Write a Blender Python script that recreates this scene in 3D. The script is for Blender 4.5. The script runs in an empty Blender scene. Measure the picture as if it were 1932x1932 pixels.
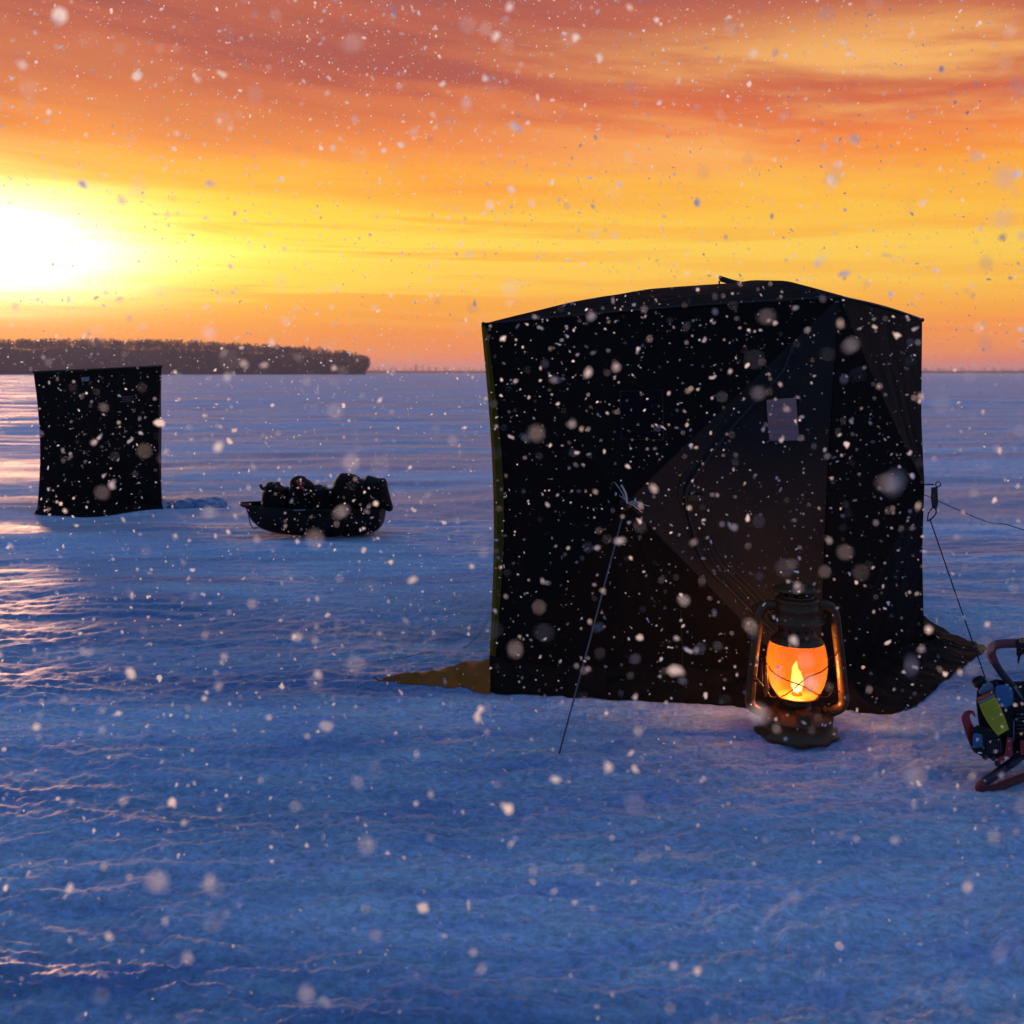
import bpy, bmesh, math, random
import numpy as np
from mathutils import Vector, Matrix, noise as mnoise
from mathutils.bvhtree import BVHTree

random.seed(7)
S = bpy.context.scene
COL = S.collection
CAMH = 1.6
F, CX, HZ = 1878.0, 966.0, 703.5          # focal length, centre and horizon, in 1932-px picture units
SUN_AZ, SUN_EL = math.radians(-27.5), math.radians(4.2)


def P(px, py, d):
    return Vector(((px - CX) / F * d, d, CAMH - (py - HZ) / F * d))


def G(px, py, z=0.0):
    d = (CAMH - z) * F / (py - HZ)
    return Vector(((px - CX) / F * d, d, z))


# ------------------------------------------------------------------ numpy value noise
def _hash(ix, iy, seed):
    h = (ix.astype(np.int64) * 374761393 + iy.astype(np.int64) * 668265263 + seed * 69069) & 0x7fffffff
    h = ((h ^ (h >> 13)) * 1274126177) & 0x7fffffff
    h = (h ^ (h >> 16)) & 0xffff
    return h / 65535.0


def vnoise(x, y, seed=0):
    ix, iy = np.floor(x), np.floor(y)
    fx, fy = x - ix, y - iy
    fx = fx * fx * fx * (fx * (fx * 6 - 15) + 10)
    fy = fy * fy * fy * (fy * (fy * 6 - 15) + 10)
    a, b = _hash(ix, iy, seed), _hash(ix + 1, iy, seed)
    c, d = _hash(ix, iy + 1, seed), _hash(ix + 1, iy + 1, seed)
    return (a + (b - a) * fx) * (1 - fy) + (c + (d - c) * fx) * fy - 0.5


def fbm(x, y, seed=0, octv=4, gain=0.5):
    r, amp = 0, 1.0
    for i in range(octv):
        c, s = math.cos(0.7 * i), math.sin(0.7 * i)
        r = r + amp * vnoise(x * c - y * s, x * s + y * c, seed + i * 17)
        x, y, amp = x * 2.03, y * 2.03, amp * gain
    return r


def ground_z(x, y):
    x, y = np.asarray(x, float), np.asarray(y, float)
    r = np.hypot(x, y)
    wx = x + 0.35 * fbm(x * 0.8, y * 0.8, 3, 2)
    wy = y + 0.25 * fbm(x * 0.9, y * 0.9, 9, 2)
    drift = 0.050 * fbm(wx * 0.45, wy * 1.1, 21, 3)
    rip = 1 - np.abs(2 * fbm(wx * 1.5, wy * 5.0, 31, 4, 0.55))
    rip = 0.014 * (rip - 0.75)
    crust = 0.020 * fbm(wx * 8, wy * 14, 47, 5, 0.66)
    lump = np.clip(fbm(wx * 2.6, wy * 3.2, 61, 3) - 0.18, 0, 1) * 0.085
    near = np.clip(1.25 - r / 9.0, 0.25, 1)
    far = np.clip(1.2 - r / 260.0, 0.0, 1)
    lowr = np.clip((x - 0.0) / 2.5, 0, 1) * np.clip((4.4 - y) / 1.5, 0, 1)
    big = 0.16 * fbm(x * 0.07, y * 0.16, 77, 3) * np.clip((r - 9) / 40, 0, 1) * np.clip(1.2 - r / 900, 0, 1)
    return (drift * far + rip * far * (0.55 + 0.45 * near) + crust * near * far + lump * near * (0.35 + 1.1 * lowr)
            + big - 0.012)


def gz(x, y):
    return float(ground_z(np.array([x]), np.array([y]))[0])


# ------------------------------------------------------------------ materials
def srgb(r, g, b):
    f = lambda c: (c / 255 / 12.92) if c / 255 <= 0.04045 else ((c / 255 + 0.055) / 1.055) ** 2.4
    return (f(r), f(g), f(b), 1.0)


def newmat(name):
    m = bpy.data.materials.new(name)
    m.use_nodes = True
    nt = m.node_tree
    return m, nt, nt.nodes['Principled BSDF'], nt.nodes['Material Output']


def setin(n, key, v):
    if key in n.inputs:
        n.inputs[key].default_value = v


def simple(name, col, rough=0.6, metal=0.0, bump=0.0, bscale=40, var=0.25, sheen=0.0, coat=0.0, spec=0.5):
    m, nt, b, out = newmat(name)
    N, L = nt.nodes, nt.links
    tc = N.new('ShaderNodeTexCoord')
    nz = N.new('ShaderNodeTexNoise'); nz.inputs['Scale'].default_value = bscale * 0.25; nz.inputs['Detail'].default_value = 5
    L.new(tc.outputs['Object'], nz.inputs['Vector'])
    mx = N.new('ShaderNodeMix'); mx.data_type = 'RGBA'
    c = col
    mx.inputs['A'].default_value = (c[0] * (1 - var), c[1] * (1 - var), c[2] * (1 - var), 1)
    mx.inputs['B'].default_value = (min(1, c[0] * (1 + var)), min(1, c[1] * (1 + var)), min(1, c[2] * (1 + var)), 1)
    L.new(nz.outputs['Fac'], mx.inputs['Factor'])
    L.new(mx.outputs['Result'], b.inputs['Base Color'])
    mr = N.new('ShaderNodeMapRange')
    mr.inputs['To Min'].default_value = max(0.03, rough - 0.12); mr.inputs['To Max'].default_value = min(1, rough + 0.12)
    L.new(nz.outputs['Fac'], mr.inputs['Value']); L.new(mr.outputs['Result'], b.inputs['Roughness'])
    setin(b, 'Metallic', metal); setin(b, 'Sheen Weight', sheen); setin(b, 'Coat Weight', coat)
    setin(b, 'Specular IOR Level', spec)
    if bump > 0:
        n2 = N.new('ShaderNodeTexNoise'); n2.inputs['Scale'].default_value = bscale; n2.inputs['Detail'].default_value = 6
        L.new(tc.outputs['Object'], n2.inputs['Vector'])
        bp = N.new('ShaderNodeBump'); bp.inputs['Strength'].default_value = bump; bp.inputs['Distance'].default_value = 0.01
        L.new(n2.outputs['Fac'], bp.inputs['Height']); L.new(bp.outputs['Normal'], b.inputs['Normal'])
    return m


def fabric(name, col, rough=0.75, translucent=0.0, tcol=None, scale=1.0, spec=0.10):
    """woven tent cloth: fine weave, soft creases, light soiling"""
    m, nt, b, out = newmat(name)
    N, L = nt.nodes, nt.links
    tc = N.new('ShaderNodeTexCoord')
    n1 = N.new('ShaderNodeTexNoise'); n1.inputs['Scale'].default_value = 3.2 * scale; n1.inputs['Detail'].default_value = 7
    n1.inputs['Distortion'].default_value = 0.8
    L.new(tc.outputs['Object'], n1.inputs['Vector'])
    mp = N.new('ShaderNodeMapping'); mp.inputs['Scale'].default_value = (9, 9, 2.5)
    mp.inputs['Rotation'].default_value = (0.1, 0.5, 0.3)
    L.new(tc.outputs['Object'], mp.inputs['Vector'])
    n2 = N.new('ShaderNodeTexNoise'); n2.inputs['Scale'].default_value = 1.3 * scale; n2.inputs['Detail'].default_value = 5
    L.new(mp.outputs['Vector'], n2.inputs['Vector'])
    vor = N.new('ShaderNodeTexVoronoi'); vor.inputs['Scale'].default_value = 320
    L.new(tc.outputs['Object'], vor.inputs['Vector'])
    mx = N.new('ShaderNodeMix'); mx.data_type = 'RGBA'
    mx.inputs['A'].default_value = (col[0] * 0.7, col[1] * 0.7, col[2] * 0.7, 1)
    mx.inputs['B'].default_value = (col[0] * 1.35, col[1] * 1.35, col[2] * 1.35, 1)
    L.new(n1.outputs['Fac'], mx.inputs['Factor']); L.new(mx.outputs['Result'], b.inputs['Base Color'])
    setin(b, 'Roughness', rough); setin(b, 'Specular IOR Level', spec); setin(b, 'Sheen Weight', 0.0)
    add = N.new('ShaderNodeMath'); add.operation = 'ADD'
    m1 = N.new('ShaderNodeMath'); m1.operation = 'MULTIPLY'; m1.inputs[1].default_value = 0.06
    L.new(vor.outputs['Distance'], m1.inputs[0]); L.new(m1.outputs[0], add.inputs[0]); L.new(n2.outputs['Fac'], add.inputs[1])
    bp = N.new('ShaderNodeBump'); bp.inputs['Strength'].default_value = 0.7; bp.inputs['Distance'].default_value = 0.02
    L.new(add.outputs[0], bp.inputs['Height']); L.new(bp.outputs['Normal'], b.inputs['Normal'])
    if translucent > 0:
        tr = N.new('ShaderNodeBsdfTranslucent'); tr.inputs['Color'].default_value = tcol or col
        ms = N.new('ShaderNodeMixShader'); ms.inputs['Fac'].default_value = translucent
        L.new(b.outputs[0], ms.inputs[1]); L.new(tr.outputs[0], ms.inputs[2]); L.new(ms.outputs[0], out.inputs['Surface'])
    return m


def snow_material():
    m, nt, b, out = newmat('packed_snow')
    N, L = nt.nodes, nt.links
    tc = N.new('ShaderNodeTexCoord')

    def noise_n(sc, det, scale3=(1, 1, 1), dist=0.0, rough=0.5, rot=0.0):
        mp = N.new('ShaderNodeMapping'); mp.inputs['Scale'].default_value = scale3
        mp.inputs['Rotation'].default_value = (0, 0, rot)
        L.new(tc.outputs['Object'], mp.inputs['Vector'])
        n = N.new('ShaderNodeTexNoise'); n.inputs['Scale'].default_value = sc; n.inputs['Detail'].default_value = det
        n.inputs['Distortion'].default_value = dist; n.inputs['Roughness'].default_value = rough
        L.new(mp.outputs['Vector'], n.inputs['Vector'])
        return n
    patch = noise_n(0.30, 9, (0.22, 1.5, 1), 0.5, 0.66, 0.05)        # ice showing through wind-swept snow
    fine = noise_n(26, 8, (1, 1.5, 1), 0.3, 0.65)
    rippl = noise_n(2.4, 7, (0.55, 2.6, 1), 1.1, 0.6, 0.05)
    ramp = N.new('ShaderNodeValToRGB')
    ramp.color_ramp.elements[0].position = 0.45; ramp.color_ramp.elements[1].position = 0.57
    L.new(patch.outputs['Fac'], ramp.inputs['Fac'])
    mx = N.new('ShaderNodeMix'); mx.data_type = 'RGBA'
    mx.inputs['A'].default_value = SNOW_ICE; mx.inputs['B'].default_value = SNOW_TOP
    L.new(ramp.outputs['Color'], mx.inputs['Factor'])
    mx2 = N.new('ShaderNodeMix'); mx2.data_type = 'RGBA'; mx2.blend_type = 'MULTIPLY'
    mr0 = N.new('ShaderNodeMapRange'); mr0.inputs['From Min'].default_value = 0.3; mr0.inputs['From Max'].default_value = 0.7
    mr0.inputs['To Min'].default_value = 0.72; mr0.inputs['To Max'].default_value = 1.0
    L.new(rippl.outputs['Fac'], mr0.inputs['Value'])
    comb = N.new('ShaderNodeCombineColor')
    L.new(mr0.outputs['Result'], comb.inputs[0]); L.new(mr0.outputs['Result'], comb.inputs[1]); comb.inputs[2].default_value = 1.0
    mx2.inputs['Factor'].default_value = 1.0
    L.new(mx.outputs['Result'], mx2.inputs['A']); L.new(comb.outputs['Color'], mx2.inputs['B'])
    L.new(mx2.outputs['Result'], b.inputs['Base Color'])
    grain = noise_n(60, 6, (1, 1, 1), 0.2, 0.7)
    mg = N.new('ShaderNodeMapRange'); mg.inputs['From Min'].default_value = 0.36; mg.inputs['From Max'].default_value = 0.62
    mg.inputs['To Min'].default_value = 0.66; mg.inputs['To Max'].default_value = 1.0
    L.new(fine.outputs['Fac'], mg.inputs['Value'])
    mg2 = N.new('ShaderNodeMapRange'); mg2.inputs['From Min'].default_value = 0.35; mg2.inputs['From Max'].default_value = 0.65
    mg2.inputs['To Min'].default_value = 0.82; mg2.inputs['To Max'].default_value = 1.08
    L.new(grain.outputs['Fac'], mg2.inputs['Value'])
    mm = N.new('ShaderNodeMath'); mm.operation = 'MULTIPLY'; L.new(mg.outputs[0], mm.inputs[0]); L.new(mg2.outputs[0], mm.inputs[1])
    mx3 = N.new('ShaderNodeMix'); mx3.data_type = 'RGBA'; mx3.blend_type = 'MULTIPLY'; mx3.inputs['Factor'].default_value = 1.0
    L.new(mx2.outputs['Result'], mx3.inputs['A']); L.new(mm.outputs[0], mx3.inputs['B'])
    mr = N.new('ShaderNodeMapRange'); mr.inputs['To Min'].default_value = 0.60; mr.inputs['To Max'].default_value = 0.92
    L.new(ramp.outputs['Color'], mr.inputs['Value'])
    dif = N.new('ShaderNodeBsdfDiffuse'); L.new(mx3.outputs['Result'], dif.inputs['Color']); dif.inputs['Roughness'].default_value = 0.6
    gls = N.new('ShaderNodeBsdfGlossy'); gls.inputs['Color'].default_value = (0.85, 0.70, 0.68, 1); L.new(mr.outputs['Result'], gls.inputs['Roughness'])
    lw = N.new('ShaderNodeLayerWeight'); lw.inputs['Blend'].default_value = 0.5
    mf = N.new('ShaderNodeMapRange'); mf.inputs['From Min'].default_value = 0.58; mf.inputs['From Max'].default_value = 1.0
    mf.inputs['To Min'].default_value = 0.03; mf.inputs['To Max'].default_value = 1.0
    L.new(lw.outputs['Facing'], mf.inputs['Value'])
    msn = N.new('ShaderNodeMixShader'); ice = N.new('ShaderNodeMapRange'); ice.inputs['To Min'].default_value = 0.66; ice.inputs['To Max'].default_value = 0.17
    L.new(ramp.outputs['Color'], ice.inputs['Value'])
    mfi = N.new('ShaderNodeMath'); mfi.operation = 'MULTIPLY'; L.new(mf.outputs[0], mfi.inputs[0]); L.new(ice.outputs[0], mfi.inputs[1])
    L.new(mfi.outputs[0], msn.inputs['Fac']); L.new(dif.outputs[0], msn.inputs[1]); L.new(gls.outputs[0], msn.inputs[2])
    L.new(msn.outputs[0], out.inputs['Surface'])
    a1 = N.new('ShaderNodeMath'); a1.operation = 'MULTIPLY'; a1.inputs[1].default_value = 0.45
    L.new(fine.outputs['Fac'], a1.inputs[0])
    a2 = N.new('ShaderNodeMath'); a2.operation = 'MULTIPLY'; a2.inputs[1].default_value = 1.0
    L.new(rippl.outputs['Fac'], a2.inputs[0])
    a3 = N.new('ShaderNodeMath'); a3.operation = 'ADD'; L.new(a1.outputs[0], a3.inputs[0]); L.new(a2.outputs[0], a3.inputs[1])
    bp = N.new('ShaderNodeBump'); bp.inputs['Strength'].default_value = 0.7; bp.inputs['Distance'].default_value = 0.035
    L.new(a3.outputs[0], bp.inputs['Height']); L.new(bp.outputs['Normal'], dif.inputs['Normal']); bp2 = N.new('ShaderNodeBump'); bp2.inputs['Strength'].default_value = 0.20; bp2.inputs['Distance'].default_value = 0.035
    L.new(a3.outputs[0], bp2.inputs['Height']); L.new(bp2.outputs['Normal'], gls.inputs['Normal'])
    return m


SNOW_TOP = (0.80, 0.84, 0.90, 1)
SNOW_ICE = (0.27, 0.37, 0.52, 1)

M = {}
M['snow'] = snow_material()
M['black_cloth'] = fabric('black_tent_cloth', (0.0052, 0.0040, 0.0034, 1))
M['lit_door_cloth'] = fabric('lit_charcoal_tent_cloth', (0.022, 0.018, 0.017, 1))  # lighter than the black cloth: light on the right-hand facet, put into colour
M['sunlit_cloth'] = fabric('sunlit_olive_tent_cloth', (0.10, 0.085, 0.010, 1), translucent=0.35, tcol=(0.35, 0.28, 0.03, 1))  # olive puts the sun glowing through the tent cloth into its colour
M['orange_cloth'] = fabric('orange_brown_tent_cloth', (0.42, 0.14, 0.025, 1), translucent=0.35, tcol=(0.6, 0.22, 0.03, 1), scale=2)
M['skirt_cloth'] = fabric('dark_brown_skirt_cloth', (0.009, 0.006, 0.004, 1), scale=2)
M['far_cloth'] = fabric('weathered_black_cloth', (0.007, 0.0052, 0.0045, 1))
M['cord'] = simple('grey_cord', (0.09, 0.10, 0.105, 1), 0.8)
M['dark_cord'] = simple('dark_cord', (0.015, 0.015, 0.018, 1), 0.8)
M['pale_cord'] = simple('pale_cord', (0.45, 0.44, 0.45, 1), 0.8)
M['black_plastic'] = simple('black_plastic', (0.010, 0.009, 0.010, 1), 0.45, bump=0.15, bscale=90, spec=0.25)
M['zip'] = simple('black_zip', (0.004, 0.004, 0.005, 1), 0.6)
M['sled'] = simple('black_sled_plastic', (0.008, 0.007, 0.007, 1), 0.6, bump=0.2, bscale=30, spec=0.15)
M['bag'] = fabric('black_bag_cloth', (0.007, 0.0058, 0.0055, 1), scale=3)
M['red_bag'] = simple('dark_red_plastic', (0.35, 0.012, 0.015, 1), 0.45)
M['patch'] = simple('grey_reflective_patch', (0.16, 0.15, 0.22, 1), 0.5)
M['bronze'] = simple('aged_bronze', (0.085, 0.036, 0.012, 1), 0.36, metal=0.15, bump=0.25, bscale=60, var=0.45, spec=0.3)
M['dark_iron'] = simple('dark_wire', (0.035, 0.02, 0.012, 1), 0.4, metal=0.8)
M['red_metal'] = simple('red_enamel', (0.34, 0.015, 0.02, 1), 0.4, coat=0.3, bump=0.1, bscale=60)
M['grip'] = simple('worn_red_foam_grip', (0.16, 0.035, 0.04, 1), 0.8, bump=0.5, bscale=50, var=0.5)
M['dark_steel'] = simple('dark_steel_tube', (0.045, 0.035, 0.045, 1), 0.45, metal=0.5)
M['blue_plastic'] = simple('blue_plastic', (0.03, 0.13, 0.28, 1), 0.4)
M['tank'] = simple('translucent_grey_tank', (0.10, 0.13, 0.20, 1), 0.35)
M['yellow'] = simple('yellow_label', (0.55, 0.46, 0.01, 1), 0.5, var=0.1)
M['orange_label'] = simple('orange_label', (0.45, 0.09, 0.03, 1), 0.5, var=0.1)
M['ink'] = simple('label_ink', (0.16, 0.15, 0.03, 1), 0.6)
M['grey_label'] = simple('grey_label', (0.22, 0.22, 0.2, 1), 0.6)
M['bark'] = simple('winter_bark', (0.028, 0.020, 0.026, 1), 0.95, spec=0.05)
M['needles'] = simple('dark_needles', (0.030, 0.032, 0.035, 1), 0.9)


def glass_pane():
    m, nt, b, out = newmat('smoky_clear_vinyl')
    N, L = nt.nodes, nt.links
    tr = N.new('ShaderNodeBsdfTransparent'); tr.inputs['Color'].default_value = (0.50, 0.44, 0.44, 1)
    gl = N.new('ShaderNodeBsdfGlossy'); gl.inputs['Roughness'].default_value = 0.15
    fr = N.new('ShaderNodeFresnel'); fr.inputs['IOR'].default_value = 1.3
    ms = N.new('ShaderNodeMixShader')
    L.new(fr.outputs[0], ms.inputs['Fac']); L.new(tr.outputs[0], ms.inputs[1]); L.new(gl.outputs[0], ms.inputs[2])
    L.new(ms.outputs[0], out.inputs['Surface'])
    return m


M['pane'] = glass_pane()


def globe_glass():
    m, nt, b, out = newmat('smoked_amber_globe_glass')
    N, L = nt.nodes, nt.links
    tr = N.new('ShaderNodeBsdfTransparent'); tr.inputs['Color'].default_value = (1.0, 0.72, 0.42, 1)
    tl = N.new('ShaderNodeBsdfTranslucent'); tl.inputs['Color'].default_value = (0.62, 0.145, 0.014, 1)
    gl = N.new('ShaderNodeBsdfGlossy'); gl.inputs['Roughness'].default_value = 0.04
    m1 = N.new('ShaderNodeMixShader'); m1.inputs['Fac'].default_value = 0.25
    L.new(tr.outputs[0], m1.inputs[1]); L.new(tl.outputs[0], m1.inputs[2])
    fr = N.new('ShaderNodeFresnel'); fr.inputs['IOR'].default_value = 1.4
    ms = N.new('ShaderNodeMixShader')
    L.new(fr.outputs[0], ms.inputs['Fac']); L.new(m1.outputs[0], ms.inputs[1]); L.new(gl.outputs[0], ms.inputs[2])
    L.new(ms.outputs[0], out.inputs['Surface'])
    return m


M['globe'] = globe_glass()


def flame_mat():
    m, nt, b, out = newmat('flame')
    N, L = nt.nodes, nt.links
    em = N.new('ShaderNodeEmission'); em.inputs['Strength'].default_value = 4.5
    em.inputs['Color'].default_value = (1.0, 0.50, 0.12, 1)
    tp = N.new('ShaderNodeBsdfTransparent'); mq = N.new('ShaderNodeMixShader'); lq = N.new('ShaderNodeLayerWeight'); lq.inputs['Blend'].default_value = 0.35
    L.new(lq.outputs['Facing'], mq.inputs['Fac']); L.new(em.outputs[0], mq.inputs[1]); L.new(tp.outputs[0], mq.inputs[2])
    L.new(mq.outputs[0], out.inputs['Surface'])
    return m


M['flame'] = flame_mat()
_m, _nt, _b, _o = newmat('hot_flame_core')
_e = _nt.nodes.new('ShaderNodeEmission'); _e.inputs['Strength'].default_value = 30; _e.inputs['Color'].default_value = (1.0, 0.80, 0.45, 1)
_nt.links.new(_e.outputs[0], _o.inputs['Surface']); M['flame_core'] = _m


def flake_mat():
    m, nt, b, out = newmat('snow_flake')
    N, L = nt.nodes, nt.links
    tl = N.new('ShaderNodeBsdfTranslucent'); tl.inputs['Color'].default_value = (1.0, 1.0, 1.0, 1)
    df = N.new('ShaderNodeBsdfDiffuse'); df.inputs['Color'].default_value = (1.0, 1.0, 1.0, 1)
    ms = N.new('ShaderNodeMixShader'); ms.inputs['Fac'].default_value = 0.85
    L.new(df.outputs[0], ms.inputs[1]); L.new(tl.outputs[0], ms.inputs[2]); L.new(ms.outputs[0], out.inputs['Surface'])
    return m


M['flake'] = flake_mat()


# ------------------------------------------------------------------ object helpers
def root_origin(o):
    v = Vector((0, 0, 0))
    while o is not None:
        v = v + o.location
        o = o.parent
    return v


def thing(name, label, cat, loc, group=None):
    o = bpy.data.objects.new(name, None)
    COL.objects.link(o)
    o.location = loc
    o.empty_display_size = 0.1
    o['label'] = label; o['category'] = cat
    if group: o['group'] = group
    return o


def obj(name, bm, mat, parent=None, smooth=True, label=None, origin=None):
    """bm holds world coordinates; they become local to the parent chain"""
    me = bpy.data.meshes.new(name)
    off = root_origin(parent) if parent else Vector(origin or (0, 0, 0))
    bmesh.ops.translate(bm, verts=bm.verts, vec=-off)
    bm.to_mesh(me); bm.free()
    for mm in (mat if isinstance(mat, (list, tuple)) else [mat]):
        me.materials.append(mm)
    if smooth:
        for p in me.polygons: p.use_smooth = True
    o = bpy.data.objects.new(name, me)
    COL.objects.link(o)
    if parent: o.parent = parent
    else: o.location = off
    if label: o['label'] = label
    return o


def tag(o, label, cat, group=None, kind=None):
    o['label'] = label; o['category'] = cat
    if group: o['group'] = group
    if kind: o['kind'] = kind
    return o


def smooth_path(pts, n=6):
    """Catmull-Rom through pts"""
    pts = [Vector(p) for p in pts]
    out = []
    for i in range(len(pts) - 1):
        p0, p1, p2, p3 = pts[max(i - 1, 0)], pts[i], pts[i + 1], pts[min(i + 2, len(pts) - 1)]
        for k in range(n):
            t = k / n
            out.append(0.5 * ((2 * p1) + (p2 - p0) * t + (2 * p0 - 5 * p1 + 4 * p2 - p3) * t * t + (3 * p1 - p0 - 3 * p2 + p3) * t ** 3))
    out.append(pts[-1])
    return out


def tube(bm, pts, r, seg=10, caps=True, closed=False):
    pts = [Vector(p) for p in pts]
    rs = r if isinstance(r, (list, tuple)) else [r] * len(pts)
    n = len(pts)
    rings = []
    up = None
    for i, p in enumerate(pts):
        if closed: t = pts[(i + 1) % n] - pts[i - 1]
        else: t = pts[min(i + 1, n - 1)] - pts[max(i - 1, 0)]
        t.normalize()
        if up is None:
            up = Vector((0, 0, 1)) if abs(t.z) < 0.9 else Vector((0, 1, 0))
        a = t.cross(up).normalized(); up = a.cross(t).normalized()
        rings.append([bm.verts.new(p + (a * math.cos(2 * math.pi * k / seg) + up * math.sin(2 * math.pi * k / seg)) * rs[i]) for k in range(seg)])
    m = n if closed else n - 1
    for i in range(m):
        A, B = rings[i], rings[(i + 1) % n]
        for k in range(seg):
            bm.faces.new((A[k], A[(k + 1) % seg], B[(k + 1) % seg], B[k]))
    if caps and not closed:
        bm.faces.new(list(reversed(rings[0]))); bm.faces.new(rings[-1])


def lathe(bm, prof, c, seg=48, wav=None, capb=True, capt=True):
    """prof: list of (r, z); wav(z_index, angle) -> (dr, dz)"""
    rings = []
    for i, (r, z) in enumerate(prof):
        ring = []
        for k in range(seg):
            a = 2 * math.pi * k / seg
            dr, dz = wav(i, a) if wav else (0, 0)
            ring.append(bm.verts.new((c[0] + (r + dr) * math.cos(a), c[1] + (r + dr) * math.sin(a), c[2] + z + dz)))
        rings.append(ring)
    for A, B in zip(rings, rings[1:]):
        for k in range(seg):
            bm.faces.new((A[k], A[(k + 1) % seg], B[(k + 1) % seg], B[k]))
    if capb: bm.faces.new(list(reversed(rings[0])))
    if capt: bm.faces.new(rings[-1])


def box(bm, c, ax, ay, az, bev=0.0):
    """box centred on c with half-extent vectors ax, ay, az"""
    c, ax, ay, az = Vector(c), Vector(ax), Vector(ay), Vector(az)
    vs = [bm.verts.new(c + sx * ax + sy * ay + sz * az) for sx in (-1, 1) for sy in (-1, 1) for sz in (-1, 1)]
    fs = [(0, 1, 3, 2), (4, 6, 7, 5), (0, 4, 5, 1), (2, 3, 7, 6), (0, 2, 6, 4), (1, 5, 7, 3)]
    faces = [bm.faces.new([vs[i] for i in f]) for f in fs]
    bmesh.ops.recalc_face_normals(bm, faces=faces)
    if bev > 0:
        es = list({e for f in faces for e in f.edges})
        bmesh.ops.bevel(bm, geom=es, offset=bev, segments=2, affect='EDGES', profile=0.6)


def prism(bm, poly, thick, bev=0.0):
    """poly: planar list of world points; extruded by vector thick"""
    a = [bm.verts.new(p) for p in poly]
    b = [bm.verts.new(Vector(p) + thick) for p in poly]
    n = len(poly)
    faces = [bm.faces.new(a), bm.faces.new(list(reversed(b)))]
    for i in range(n):
        faces.append(bm.faces.new((a[i], b[i], b[(i + 1) % n], a[(i + 1) % n])))
    bmesh.ops.recalc_face_normals(bm, faces=faces)
    if bev > 0:
        es = list({e for f in faces for e in f.edges})
        bmesh.ops.bevel(bm, geom=es, offset=bev, segments=3, affect='EDGES', profile=0.6, clamp_overlap=True)


def puff(bm, poly, half, layers=11, power=0.45, jit=0.012, seed=0):
    """soft bag: a closed outline inflated to a real depth of 2*half"""
    poly = [Vector(p) for p in smooth_path(poly + [poly[0]], 4)[:-1]]
    c = sum(poly, Vector()) / len(poly)
    rings = []
    for i in range(layers):
        u = -1 + 2 * (i + 0.5) / layers
        s = (1 - abs(u) ** 2.2) ** power
        ring = []
        for p in poly:
            q = c + (p - c) * s + Vector((0, u * half, 0))
            d = mnoise.noise_vector(q * 7 + Vector((seed * 3.1, seed, 0))) * jit
            ring.append(bm.verts.new(q + d))
        rings.append(ring)
    n = len(poly)
    for A, B in zip(rings, rings[1:]):
        for k in range(n):
            bm.faces.new((A[k], A[(k + 1) % n], B[(k + 1) % n], B[k]))
    for R in (rings[0], rings[-1]):
        cv = bm.verts.new(sum((v.co for v in R), Vector()) / n)
        for k in range(n): bm.faces.new((R[k], R[(k + 1) % n], cv))
    bmesh.ops.recalc_face_normals(bm, faces=bm.faces)


# ------------------------------------------------------------------ camera
cam = bpy.data.cameras.new('camera'); co = bpy.data.objects.new('camera', cam); COL.objects.link(co)
co.location = (0, 0, CAMH); co.rotation_euler = (math.radians(90), 0, 0)
cam.lens = 36 * F / 1932; cam.sensor_width = 36
cam.shift_y = -(0.5 - HZ / 1932)
cam.clip_start = 0.05; cam.clip_end = 20000
cam.dof.use_dof = True; cam.dof.focus_distance = 5.4; cam.dof.aperture_fstop = 3.6
S.camera = co
CAM = Vector((0, 0, CAMH))

# ------------------------------------------------------------------ sky and sun
w = bpy.data.worlds.new('World'); S.world = w; w.use_nodes = True
nt = w.node_tree; N = nt.nodes; L = nt.links
for n in list(N): N.remove(n)
wo = N.new('ShaderNodeOutputWorld')


def mth(op, a, b=None, c=None, clamp=False):
    n = N.new('ShaderNodeMath'); n.operation = op; n.use_clamp = clamp
    for i, v in enumerate((a, b, c)):
        if v is None: continue
        if isinstance(v, (int, float)): n.inputs[i].default_value = v
        else: L.new(v, n.inputs[i])
    return n.outputs[0]


def mapr(v, a, b, c=0.0, d=1.0, smooth=True):
    n = N.new('ShaderNodeMapRange'); n.interpolation_type = 'SMOOTHSTEP' if smooth else 'LINEAR'
    L.new(v, n.inputs['Value'])
    n.inputs['From Min'].default_value = a; n.inputs['From Max'].default_value = b
    n.inputs['To Min'].default_value = c; n.inputs['To Max'].default_value = d
    return n.outputs['Result']


def mixc(f, a, b, mode='MIX'):
    n = N.new('ShaderNodeMix'); n.data_type = 'RGBA'; n.blend_type = mode
    n.clamp_result = False
    if isinstance(f, (int, float)): n.inputs['Factor'].default_value = f
    else: L.new(f, n.inputs['Factor'])
    for k, v in (('A', a), ('B', b)):
        if isinstance(v, tuple): n.inputs[k].default_value = v
        else: L.new(v, n.inputs[k])
    return n.outputs['Result']


tc = N.new('ShaderNodeTexCoord'); sp = N.new('ShaderNodeSeparateXYZ'); L.new(tc.outputs['Generated'], sp.inputs[0])
X, Y, Z = sp.outputs
az = mth('ARCTAN2', X, Y)
hh = mth('SQRT', mth('ADD', mth('MULTIPLY', X, X), mth('MULTIPLY', Y, Y)))
t = mth('DIVIDE', Z, mth('MAXIMUM', hh, 0.02))
t = mth('MAXIMUM', t, 0.0)


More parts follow.
